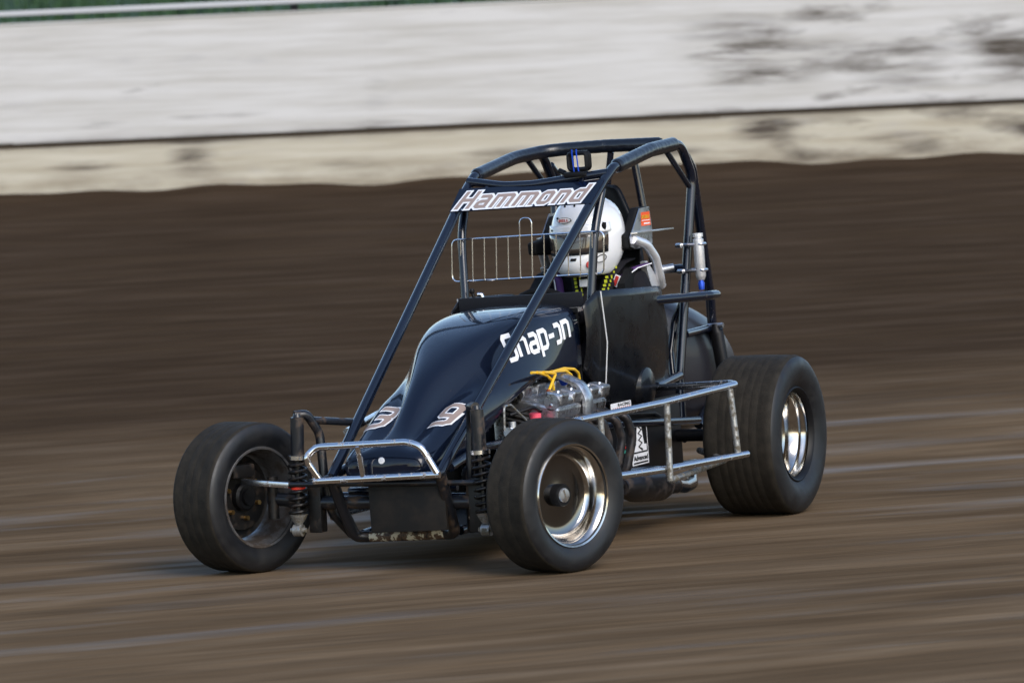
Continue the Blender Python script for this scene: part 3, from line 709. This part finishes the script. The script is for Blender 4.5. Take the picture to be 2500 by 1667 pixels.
# stickers on the lower panel
Y = .2765
def st(pts): return [(x, Y, z) for x, z in pts]
s1 = sheet('sticker', st([(-1.365, .432), (-1.56, .432), (-1.56, .466), (-1.365, .466)]), 'white', lower)
print_text('sticker_print', 'RACING', .016, (-1.43, Y+.0006, .452), (-1, 0, 0), (0, 0, 1), 'matte', lower, .12, .02)
for k in range(9):
    x = -1.372-k*.02; sheet('sticker_print', [(x, Y+.001, .434), (x-.005, Y+.001, .434), (x-.016, Y+.001, .449), (x-.011, Y+.001, .449)], 'red', lower, .0004)
sheet('sticker', st([(-1.395, .380), (-1.475, .380), (-1.475, .408), (-1.395, .408)]), 'white', lower)
sheet('sticker_print', [(x, Y+.001, z) for x, z in [(-1.395, .400), (-1.475, .400), (-1.475, .408), (-1.395, .408)]], 'red', lower, .0004)
print_text('sticker_print', '4', .022, (-1.43, Y+.0006, .382), (-1, 0, 0), (0, 0, 1), 'blue', lower, None, .02)
print_text('sticker_print', 'RSA', .026, (-1.42, Y, .306), (-1, 0, 0), (0, 0, 1), 'white', lower, .062, .01)
sheet('sticker_print', st([(-1.415, .290), (-1.48, .290), (-1.48, .300), (-1.415, .300)]), 'red', lower)
sheet('sticker_print', st([(-1.42, .273), (-1.48, .273), (-1.48, .285), (-1.42, .285)]), 'green', lower)
sA = sheet('sticker', st([(-1.535, .218), (-1.695, .218), (-1.695, .382), (-1.535, .382)]), 'white', lower)
def on(pts, m, dy=.001): sheet('sticker_print', [(x, Y+dy, z) for x, z in pts], m, lower, .0004)
on([(-1.542, .262), (-1.688, .262), (-1.688, .376), (-1.542, .376)], 'matte')
on([(-1.552, .268), (-1.678, .268), (-1.678, .292), (-1.552, .292)], 'white', .0015)
on([(-1.575, .292), (-1.655, .292), (-1.632, .374), (-1.598, .374)], 'white', .0018)
zz = MB().tube([(-1.615+(.016 if k % 2 else -.016)-.0, Y+.002, .274+k*.0125) for k in range(9)], .0042, 6)
link('sticker_print', zz.mesh('sticker_print'), 'matte', lower)
print_text('sticker_print', 'Advanced', .026, (-1.545, Y+.0006, .236), (-1, 0, 0), (0, 0, 1), 'matte', lower, .14, .03)
on([(-1.545, .223), (-1.685, .223), (-1.685, .229), (-1.545, .229)], 'matte')

# ------------------------------------------------------------------ engine on the left, leaning outwards
def build_engine():
    eng = part('engine', MB().box((-.95, .20, .34), (.46, .24, .30), None, .02), 'cast')
    lean = Matrix.Rotation(R(-14), 3, 'X')
    base = Vector((-.93, .245, .50))
    def loc(x, y, z): return base+lean @ Vector((x, y, z))
    fin = MB().box((0, 0, 0), (.47, .225, .005), lean, .002)
    for k in range(8):
        m2 = MB(); m2.v = [tuple(Vector(v)+loc(0, 0, -.145+k*.0165)) for v in fin.v]; m2.f = fin.f[:]
        link('cooling_fin', m2.mesh('cooling_fin'), 'cast', eng, smooth=False)
    link('cylinder_block', MB().box(loc(0, 0, -.08), (.44, .19, .14), lean, .008).mesh('cylinder_block'), 'brakedirt', eng)
    link('cylinder_head', MB().box(loc(0, 0, .005), (.45, .21, .05), lean, .01).mesh('cylinder_head'), 'cast', eng, smooth=False)
    for ry in (-.072, .072):
        link('cam_housing', MB().tube([loc(-.225, ry, .045), loc(.225, ry, .045)], .030, 20).mesh('cam_housing'), 'cast', eng)
        for cx in (.18, .06, -.10, -.205):
            link('cam_cap', MB().box(loc(cx, ry, .058), (.07, .066, .044), lean, .008).mesh('cam_cap'), 'cast', eng, smooth=False)
            link('cap_bolt', MB().lathe([(0, .008), (.006, .007), (.007, .001)], 10, 'z', loc(cx, ry, .079)).mesh('cap_bolt'), 'alu', eng)
            link('cam_end', MB().lathe([(-.02, .024), (.0, .022), (.008, .014), (.01, .001)], 18, 'x', loc(cx+.036, ry, .034)).mesh('cam_end'), 'alu', eng)
    # chain tunnel cover arching over the head
    prof2 = [loc(-.02, -.13, .06), loc(-.02, -.09, .105), loc(-.02, .0, .112), loc(-.02, .08, .094), loc(-.02, .115, .05), loc(-.02, .13, -.03), loc(-.02, .128, -.08)]
    P = fillet(prof2, .05, 5); rings = []
    nrm = lean @ Vector((0, 0, 1))
    for i, p in enumerate(P):
        tg = ((P[min(i+1, len(P)-1)]-P[max(i-1, 0)]).normalized()); nn = Vector((1, 0, 0)).cross(tg).normalized(); nn = -nn if nn.dot(nrm) < -.3 else nn
        rings.append([p+Vector((.034, 0, 0))-nn*.012, p+Vector((.034, 0, 0)), p+Vector((.022, 0, 0))+nn*.008, p+Vector((-.022, 0, 0))+nn*.008, p+Vector((-.034, 0, 0)), p+Vector((-.034, 0, 0))-nn*.012])
    link('chain_cover', MB().loft(rings, True, True).mesh('chain_cover'), 'cast', eng)
    # plug leads
    def lead(pts, r=.0055): link('plug_lead', MB().tube(fillet(pts, .03, 6), r, 10).mesh('plug_lead'), 'yellow', eng)
    lead([(-.66, .275, .640), (-.83, .275, .628), (-.96, .275, .632), (-1.05, .275, .622), (-1.10, .27, .604), (-1.118, .265, .562)])
    lead([(-.83, .28, .630), (-.965, .278, .624), (-1.02, .276, .602), (-1.035, .27, .566)])
    lead([(-.70, .28, .638), (-.785, .28, .621), (-.835, .278, .597), (-.857, .272, .552)])
    lead([(-.75, .285, .634), (-.80, .288, .628), (-.85, .288, .621), (-.822, .29, .605), (-.768, .29, .563)])
    link('plug_boot', MB().tube([(-.857, .272, .558), (-.853, .27, .53)], .010, 12).mesh('plug_boot'), 'brown', eng)
    link('plug_boot', MB().tube([(-.768, .29, .567), (-.75, .296, .54), (-.725, .31, .488)], [.008, .011, .009], 12).mesh('plug_boot'), 'brown', eng)
    link('plug_boot', MB().tube([(-1.118, .265, .564), (-1.122, .262, .54)], .009, 12).mesh('plug_boot'), 'brown', eng)
    link('plug_boot', MB().tube([(-1.035, .27, .568), (-1.04, .268, .545)], .009, 12).mesh('plug_boot'), 'wire', eng)
    link('hose_fitting', MB().tube([(-.97, .25, .618), (-1.01, .25, .578)], .017, 14).mesh('hose_fitting'), 'blue', eng)
    link('filler_cap', MB().lathe([(-.02, .020), (.018, .022), (.022, .016), (.022, .001)], 12, 'z', (-.655, .28, .475)).mesh('filler_cap'), 'pink', eng)
build_engine()
for P in ([(-.62, .20, .42), (-.66, .30, .46), (-.70, .31, .40), (-.74, .30, .34)], [(-1.17, .28, .56), (-1.16, .33, .50), (-1.20, .32, .42), (-1.30, .285, .38)], [(-.52, .24, .50), (-.60, .30, .52), (-.66, .30, .50)], [(-1.20, .27, .50), (-1.28, .31, .44), (-1.45, .30, .42), (-1.75, .29, .40), (-1.95, .25, .36)]):
    T('hose', P, .007, 'black', rad=.05, n=8)
T('throttle_rod', [(-.33, .30, .46), (-.34, .30, .545), (-.40, .30, .545), (-.66, .30, .41)], .0042, 'mudtube', rad=[0, .02, .015, 0], n=8)
part('brake_cylinder', MB().tube([(-.36, .30, .45), (-.48, .30, .44)], .018, 14).tube([(-.40, .30, .45), (-.40, .30, .485)], .014, 12), 'alu')
for k, (x, y0) in enumerate(((-.78, .40), (-.88, .41), (-.98, .42), (-1.08, .42))):
    T('exhaust_header', [(x, .34, .455), (x-.03, y0+.02, .44), (x-.06-k*.0, y0+.03, .36), (x-.03, y0+.01, .24), (-1.12, .42-.012*k, .18)], .0165, 'exhaust', rad=[0, .04, .06, .06, 0])
mf = part('muffler', MB().tube([(-1.08, .415, .178), (-1.12, .415, .176), (-1.20, .415, .168), (-1.45, .41, .148), (-1.53, .405, .142), (-1.56, .40, .139), (-1.66, .39, .130)], [.03, .045, .056, .056, .040, .030, .030], 20), 'exhaust')
link('tailpipe', MB().tube(fillet([(-1.66, .39, .130), (-1.80, .37, .112), (-1.95, .34, .112), (-2.10, .28, .13)], .2, 5), .024, 16).mesh('tailpipe'), 'tube', mf)

# ------------------------------------------------------------------ visor board, stone screen, small fittings
PV = (Vector((-1.44, 0, 1.292))-Vector((.052, 0, .348))).normalized()          # along the front cage tubes
PN = Vector((PV.z, 0, -PV.x)).normalized()                                       # out of the board, forward and up
PO = Vector((-1.302, 0, 1.198))+PN*.0225
vb = part('visor_board', MB().prism([(-.288, 0), (.288, 0), (.296, .150), (.12, .146), (.05, .136), (-.03, .136), (-.10, .146), (-.296, .150)], PN*.004, PO, (0, 1, 0), PV), 'paint', False)
tx = PO+PV*.019+Vector((0, -.272, 0))+PN*.0022
decal('name_outline', 'Hammond', .105, .17, tx, (0, 1, 0), PV, 'white', vb, .094, .515, shear=.22, grow=.10, dens=.05)
decal('name_lettering', 'Hammond', .105, .17, tx+PN*.0012, (0, 1, 0), PV, 'tan', vb, .094, .515, shear=.22, dens=.05)
for k in range(6): link('board_rivet', MB().lathe([(0, .004), (.002, .003), (.0025, .001)], 8, 'x', PO+PV*.008+Vector((0, -.24+k*.096, 0))+PN*.002).mesh('board_rivet'), 'wire', vb)
XS = -1.322
scr = part('stone_screen', MB().tube(fillet([(XS, -.312, .955), (XS, .305, .955), (XS, .318, 1.112), (XS, -.300, 1.112)], .025, 5, True), .0034, 8, True, True), 'wire')
for k in range(12):
    y = -.268+k*.0487
    if k in (5, 6): continue
    link('screen_wire', MB().tube([(XS+.003, y-.006, .955), (XS+.003, y+.004, 1.112)], .0024, 8).mesh('screen_wire'), 'wire', scr)
link('screen_loop', MB().tube(fillet([(XS+.003, -.268+5*.0487-.006, .955), (XS+.003, -.268+5*.0487+.007, 1.178), (XS+.003, -.268+6*.0487+.007, 1.178), (XS+.003, -.268+6*.0487-.006, .955)], .024, 6), .0028, 8).mesh('screen_loop'), 'wire', scr)
cx, cy, cz = -1.45, .178, 1.372
cm = part('camera_mount', MB().tube(fillet([(cx, cy-.036, cz-.030), (cx, cy+.036, cz-.030), (cx, cy+.036, cz+.030), (cx, cy-.036, cz+.030)], .013, 4, True), .0085, 8, True, True).tube(fillet([(cx-.03, cy-.036, cz-.030), (cx-.03, cy+.036, cz-.030), (cx-.03, cy+.036, cz+.030), (cx-.03, cy-.036, cz+.030)], .013, 4, True), .0085, 8, True, True).box((cx-.015, cy, cz+.036), (.034, .06, .007), None, .002), 'black')
link('mount_base', MB().box((cx, cy-.01, cz-.047), (.05, .085, .020), None, .006).tube([(cx, cy-.055, cz-.040), (cx-.01, cy-.08, cz-.03)], .010, 10).mesh('mount_base'), 'black', cm)
for dy in (-.012, .006): link('rubber_band', MB().tube([(cx+.011, cy+dy, cz-.04), (cx+.011, cy+dy-.004, cz+.03), (cx-.0, cy+dy-.008, cz+.044)], .0028, 6).mesh('rubber_band'), 'blue', cm)
can = part('overflow_canister', MB().lathe([(.872, .001), (.872, .014), (.884, .019), (.888, .0205), (1.028, .0205), (1.032, .015), (1.038, .015), (1.038, .020), (1.052, .020), (1.052, .001)], 28, 'z', (-2.20, .336, 0)), 'can')
link('canister_fitting', MB().lathe([(.835, .001), (.835, .011), (.860, .013), (.866, .010), (.872, .010)], 16, 'z', (-2.20, .336, 0)).mesh('canister_fitting'), 'blue', can)
for z in (1.01, .91):
    link('clamp', MB().tube(fillet([(-2.185, .355, z), (-2.225, .355, z), (-2.26, .28, z), (-2.19, .268, z)], .012, 4, True), .006, 8, True, True).mesh('clamp'), 'alu', can)
    link('clamp_screw', MB().tube([(-2.175, .255, z), (-2.165, .28, z)], .009, 10).mesh('clamp_screw'), 'wire', can)
lv = part('dash_lever', MB().tube([(-1.28, -.203, .87), (-1.28, -.215, .915)], .006, 10).lathe([(-.011, .001), (-.008, .008), (0, .011), (.008, .008), (.011, .001)], 14, 'z', (-1.28, -.216, .918)), 'black')
part('dash_switch_guard', MB().tube(fillet([(-1.28, -.173, .87), (-1.28, -.176, .905), (-1.275, -.192, .905)], .012, 4), .008, 10), 'wire')

# ------------------------------------------------------------------ seat, head supports, harness, steering wheel
def seat():
    rings = []
    for z, w, x in ((1.262, .075, -2.075), (1.25, .098, -2.072), (1.20, .118, -2.065), (1.12, .155, -2.055), (1.0, .19, -2.04), (.85, .225, -2.02), (.6, .22, -1.99), (.38, .21, -1.95), (.30, .20, -1.88), (.26, .20, -1.7), (.28, .2, -1.5)):
        rings.append([(x+.10*abs(k/6)**2.2*(1 if z < .95 else .35), w*k/6, z+(.14*abs(k/6)**2.5 if z < .35 else 0)) for k in range(-6, 7)])
    o = part('seat', MB().loft(rings), 'black', subs=1)
    sm = o.modifiers.new('th', 'SOLIDIFY'); sm.thickness = .018
    return o
sq = seat()
for s in (-1, 1):
    link('seat_slot', MB().lathe([(-.001, .001), (.003, .016), (.003, .022), (0, .025), (-.004, .022)], 24, 'x', (-2.045, .062*s, 1.213)).mesh('seat_slot'), 'mesh', sq)
    pol = [(-1.955, 1.172), (-2.055, 1.172), (-2.07, 1.03), (-1.92, 1.012), (-1.82, 1.02), (-1.815, 1.075), (-1.88, 1.088)]
    if s < 0: pol = [(-1.935, 1.160), (-2.04, 1.160), (-2.05, 1.02), (-1.92, 1.012), (-1.715, 1.022), (-1.71, 1.07), (-1.87, 1.085)]
    pd = part('head_support_pad', MB().prism(pol, (0, .036, 0), (0, .178*s if s > 0 else -.150, 0)), 'matte', False)
    bv = pd.modifiers.new('b', 'BEVEL'); bv.width = .010; bv.segments = 3
    yy = .2015*s if s > 0 else -.1735
    pl = part('head_support_plate', MB().prism([(-1.958, 1.168), (-2.052, 1.170), (-2.068, 1.085), (-2.06, 1.03), (-1.90, 1.016), (-1.845, 1.028), (-1.84, 1.06), (-1.87, 1.085)], (0, .004, 0), (0, yy, 0)), 'alu', False)
    link('plate_shelf', MB().prism([(-1.85, 0), (-2.06, 0), (-2.165, .05*s), (-2.06, .04*s), (-1.87, .02*s)], (0, 0, .004), (0, yy+.002*s, 1.078), (1, 0, 0), (0, 1, 0)).mesh('plate_shelf'), 'alu', pl, smooth=False)
    if s > 0:
        sheet('maker_label', [(-1.962, .2042, 1.100), (-2.055, .2042, 1.100), (-2.05, .2042, 1.152), (-1.968, .2042, 1.152)], 'orange', pl)
        print_text('label_print', 'BUTLERBUILT', .017, (-1.968, .2045, 1.128), (-1, 0, 0), (0, 0, 1), 'yellow', pl, .08, .03)
        sheet('label_print', [(-1.968, .2048, 1.119), (-2.05, .2048, 1.119), (-2.05, .2048, 1.1215), (-1.968, .2048, 1.1215)], 'white', pl, .0003)
        sheet('label_print', [(-1.985, .2048, 1.106), (-2.045, .2048, 1.106), (-2.045, .2048, 1.111), (-1.985, .2048, 1.111)], 'white', pl, .0003)
    y2 = yy+.03*s
    tb = part('shoulder_support_tube', MB().tube(fillet([(-1.87, yy+.004*s, 1.055), (-1.93, y2, 1.03), (-1.985, y2+.01*s, .975), (-2.02, y2+.01*s, .90), (-2.05, y2, .865)], .06, 5), .0185, 14), 'can')
    link('shoulder_plate', MB().prism([(-1.905, .965), (-1.925, .968), (-2.03, .885), (-2.10, .868), (-2.09, .858), (-1.95, .868)], (0, .022, 0), (0, y2-.01*s, 0)).mesh('shoulder_plate'), 'can', tb, smooth=False)
    sp = part('shoulder_pad', MB().prism([(-1.74, .895), (-1.74, .86), (-2.04, .862), (-1.98, .90), (-1.90, .955), (-1.82, .945)], (0, .03, 0), (0, y2-.036*s, 0)), 'matte', False)
    link('support_bolt', MB().tube([(-2.05, y2+.0*s, .925), (-2.07, y2+.05*s, .932)], .015, 12).mesh('support_bolt'), 'alu', tb)
for yb, lean2 in ((.145, .03), (-.012, -.03)):
    P = [(-2.04, yb*.7, .95), (-1.95, yb, .975), (-1.86, yb, .965), (-1.79, yb-lean2*.4, .925), (-1.765, yb-lean2, .85), (-1.76, yb-lean2*1.5, .70)]
    rings = []
    for p in P: rings.append([(p[0], p[1]-.028, p[2]), (p[0]+.004, p[1], p[2]+.003), (p[0], p[1]+.028, p[2])])
    h = part('harness_strap', MB().loft(rings), 'suit'); sm = h.modifiers.new('th', 'SOLIDIFY'); sm.thickness = .006; sm.offset = 1
    a, b2 = Vector(P[3]), Vector(P[4]); d = b2-a
    for k in range(7):
        for j, wj in ((-.008, .011), (.012, .005)):
            c0 = a+d*(-.35+k*.2)+Vector((.013+(.0 if k > 1 else -.012*(2-k)), j*(1), .002*(2-k if k < 2 else 0)))
            link('strap_print', MB().box(c0, (.003, wj, .009 if (k+int(j*100)) % 3 else .013)).mesh('strap_print'), 'belt_yellow', h, smooth=False)
stw = part('steering_wheel', MB().tube([(-1.46+.05*math.cos(k*math.pi/12), .145*math.sin(k*math.pi/12), .775+.125*math.cos(k*math.pi/12)) for k in range(24)], .013, 10, True, True), 'matte')
link('wheel_spoke', MB().box((-1.46, 0, .775), (.006, .28, .03)).tube([(-1.46, 0, .775), (-1.2, 0, .68)], .012, 10).mesh('wheel_spoke'), 'alu', stw)

# ------------------------------------------------------------------ driver
BX, BY, BZ = -1.85, .03, .30
def driver():
    base = Matrix.Translation((BX, BY, BZ))
    root = bpy.data.objects.new('person', None); COL.objects.link(root); root.matrix_world = BODY @ base
    tag(root, 'driver in black race suit and white full-face helmet seated in the race car', 'person')
    J = [((-1.85, .0, .345), .13), ((-1.92, .01, .55), .135), ((-1.915, .03, .74), .145), ((-1.90, .045, .86), .105), ((-1.87, .05, .93), .058), ((-1.83, .05, 1.0), .06),
         ((-1.89, .20, .885), .068), ((-1.80, .265, .70), .052), ((-1.52, .16, .80), .036), ((-1.46, .145, .80), .036),
         ((-1.89, -.115, .885), .068), ((-1.80, -.20, .70), .052), ((-1.52, -.13, .80), .036), ((-1.46, -.145, .80), .036),
         ((-1.76, .10, .34), .092), ((-1.38, .13, .50), .07), ((-.98, .11, .27), .045), ((-.88, .11, .26), .035),
         ((-1.76, -.10, .34), .092), ((-1.38, -.13, .50), .07), ((-.98, -.11, .27), .045), ((-.88, -.11, .26), .035)]
    E = [(0, 1), (1, 2), (2, 3), (3, 4), (4, 5), (3, 6), (6, 7), (7, 8), (8, 9), (3, 10), (10, 11), (11, 12), (12, 13), (0, 14), (14, 15), (15, 16), (16, 17), (0, 18), (18, 19), (19, 20), (20, 21)]
    # fingers close round the wheel rim
    for hnd, s in ((9, 1), (13, -1)):
        o = Vector(J[hnd][0])
        for k in range(4):
            z = o.z+.024-.017*k; i0 = len(J)
            J += [((o.x+.035, o.y+.006*s, z), .0095), ((o.x+.040, o.y-.022*s, z-.003), .009), ((o.x+.012, o.y-.030*s, z-.004), .008)]
            E += [(hnd, i0), (i0, i0+1), (i0+1, i0+2)]
        i0 = len(J); J += [((o.x-.005, o.y-.026*s, o.z+.034), .0105), ((o.x+.020, o.y-.034*s, o.z+.042), .009)]; E += [(hnd, i0), (i0, i0+1)]
    me = bpy.data.meshes.new('body'); me.from_pydata([Vector(p)-Vector((BX, BY, BZ)) for p, r in J], E, [])
    o = bpy.data.objects.new('body', me); COL.objects.link(o); o.parent = root; me.materials.append(M['suit'])
    sk = o.modifiers.new('skin', 'SKIN'); sk.use_smooth_shade = True
    sl = me.skin_vertices[0].data
    for i, (p, r) in enumerate(J): sl[i].radius = (r, r)
    sl[0].use_root = True
    s2 = o.modifiers.new('sub', 'SUBSURF'); s2.levels = 1; s2.render_levels = 2
    def L(mb): mb.v = [tuple(Vector(v)-Vector((BX, BY, BZ))) for v in mb.v]; return mb
    HX, HY, HZ = -1.80, .048, 1.082
    prof = [(.152, .02, .02, .02), (.148, .055, .06, .052), (.128, .098, .112, .088), (.098, .124, .142, .110), (.060, .141, .158, .124), (.020, .150, .164, .130), (-.020, .155, .160, .130), (-.060, .158, .150, .126), (-.095, .172, .130, .114), (-.122, .166, .105, .100), (-.143, .146, .085, .088), (-.150, .125, .07, .076)]
    def ringpt(z, a, k=1.):
        for (z0, f0, b0, s0), (z1, f1, b1, s1) in zip(prof, prof[1:]):
            if z <= z0+1e-9 and z >= z1-1e-9:
                q = (z0-z)/(z0-z1); f, b, s = f0+(f1-f0)*q, b0+(b1-b0)*q, s0+(s1-s0)*q; break
        else: f, b, s = prof[-1][1:]
        c, sn = math.cos(a), math.sin(a); e = 2/2.25
        x = math.copysign(abs(c)**e, c)*(f if c > 0 else b); y = math.copysign(abs(sn)**e, sn)*s
        cr, sr = math.cos(R(-9)), math.sin(R(-9)); x, y = x*cr-y*sr, x*sr+y*cr      # head turned a little to the right
        return (HX+x*k, HY+y*k, HZ+z)
    rings = [[ringpt(z[0], 2*math.pi*i/40) for i in range(40)] for z in prof]
    hm = MB().loft(rings, True); hm.f.append(tuple(range(39, -1, -1)))
    he = link('helmet', L(hm).mesh('helmet'), 'helmet', root, subs=1)
    sm = he.modifiers.new('th', 'SOLIDIFY'); sm.thickness = .004
    def patch(name, z0, z1, az, k, m, n=26, curve=0., th=.002):
        rr = []
        for j in range(5):
            rr.append([ringpt(z0+(z1-z0)*j/4+curve*(abs(-az+2*az*i/n)/az)**2, -az+2*az*i/n, k) for i in range(n+1)])
        o2 = link(name, L(MB().loft(rr)).mesh(name), m, he); q = o2.modifiers.new('th', 'SOLIDIFY'); q.thickness = th; return o2
    patch('visor', .016, -.062, R(72), 1.022, 'visor', curve=.006)
    patch('visor_frame', .046, .012, R(78), 1.035, 'helmet', curve=.004, th=.004)
    patch('visor_gasket', -.058, -.067, R(72), 1.026, 'matte', curve=.006)
    for az in (R(-13), R(13)):
        rr = [[ringpt(-.078+dz, az+da, 1.012) for da in (-.09, 0, .09)] for dz in (0, -.010)]
        link('chin_vent', L(MB().loft(rr)).mesh('chin_vent'), 'matte', he)
    for az, z in ((R(-22), .075), (R(30), .075), (R(-30), .030), (R(20), .028), (R(8), .118), (R(-14), .118)):
        link('helmet_screw', L(MB().lathe([(-.002, .0045), (.002, .004), (.0025, .0005)], 10, 'x', ringpt(z, az, 1.045 if z < .05 else 1.008))).mesh('helmet_screw'), 'matte', he)
    for z, az, r in ((.035, R(66), .016), (-.015, R(63), .010), (-.045, R(66), .011)):
        c = ringpt(z, az, 1.0); link('visor_pivot', L(MB().lathe([(-.006, r), (.006, r*.9), (.0075, .0005)], 20, 'y', c)).mesh('visor_pivot'), 'matte', he)
    # maker's badge on the brow
    bc = Vector(ringpt(.066, R(-4), 1.0)); bc.x += .004
    el = [(.030*math.cos(k*math.pi/12), .0115*math.sin(k*math.pi/12)) for k in range(24)]
    fr = Vector((-.16, 0, 1)).normalized(); ud = Vector((.05, 1, 0)).normalized()
    nn2 = ud.cross(fr).normalized()
    def tr2(mb): return L(mb)
    link('badge', tr2(MB().prism(el, nn2*.004, bc, ud, fr)).mesh('badge'), 'matte', he, smooth=False)
    link('badge_face', tr2(MB().prism([(x*.92, y*.84) for x, y in el], nn2*.006, bc, ud, fr)).mesh('badge_face'), 'white', he, smooth=False)
    off = Vector((BX, BY, BZ))
    print_text('badge_print', 'BELL', .014, bc-off+nn2*.0032-ud*.021-fr*.0048, ud, fr, 'red', he, .042, .03)
    ec = Vector(ringpt(-.086, R(62), 1.0)); ud2 = Vector((-.78, .55, .25)).normalized(); fr2 = Vector((.1, -.1, 1)).normalized(); n3 = ud2.cross(fr2).normalized()
    n3 = n3 if n3.y > 0 else -n3
    link('side_badge', L(MB().tube([ec+ud2*x*.8+fr2*y*1.1+n3*.003 for x, y in el], .0018, 6, True, True)).mesh('side_badge'), 'matte', he)
    link('red_mark', L(MB().prism([(x*.35, y*1.1) for x, y in el], n3*.006, Vector(ringpt(-.105, R(42), 1.0)), ud2, fr2)).mesh('red_mark'), 'red', he, smooth=False)
    # purple shoulder stripes with white piping and a maker patch
    for s in (1, -1):
        cy = .045
        P = [Vector((-1.90, cy+.20*s, .957)), Vector((-1.845, cy+.165*s, .945)), Vector((-1.80, cy+.13*s, .915)), Vector((-1.785, cy+.12*s, .86)), Vector((-1.78, cy+.12*s, .80))]
        rr = [[p+Vector((.0, -.016*s, .004)), p+Vector((.004, .0, .006)), p+Vector((0, .016*s, 0))] for p in P]
        st2 = link('suit_stripe', L(MB().loft(rr)).mesh('suit_stripe'), 'purple', root); q = st2.modifiers.new('th', 'SOLIDIFY'); q.thickness = .004
        link('piping', L(MB().tube([p+Vector((.003, .017*s, .002)) for p in P], .0022, 6)).mesh('piping'), 'white', root)
    link('suit_patch', L(MB().box((-1.781, .160, .905), (.006, .022, .045), Matrix.Rotation(R(-25), 3, 'X'))).mesh('suit_patch'), 'white', root, smooth=False)
    link('suit_patch_print', L(MB().box((-1.7785, .160, .905), (.006, .013, .038), Matrix.Rotation(R(-25), 3, 'X'))).mesh('suit_patch_print'), 'red', root, smooth=False)
    link('collar', L(MB().lathe([(.915, .075), (.925, .082), (.95, .075), (.955, .066)], 24, 'z', (-1.855, .048, 0))).mesh('collar'), 'suit', root)
    link('chin_buckle', L(MB().box((-1.745, .05, .905), (.02, .05, .03), None, .006)).mesh('chin_buckle'), 'white', root)
driver()
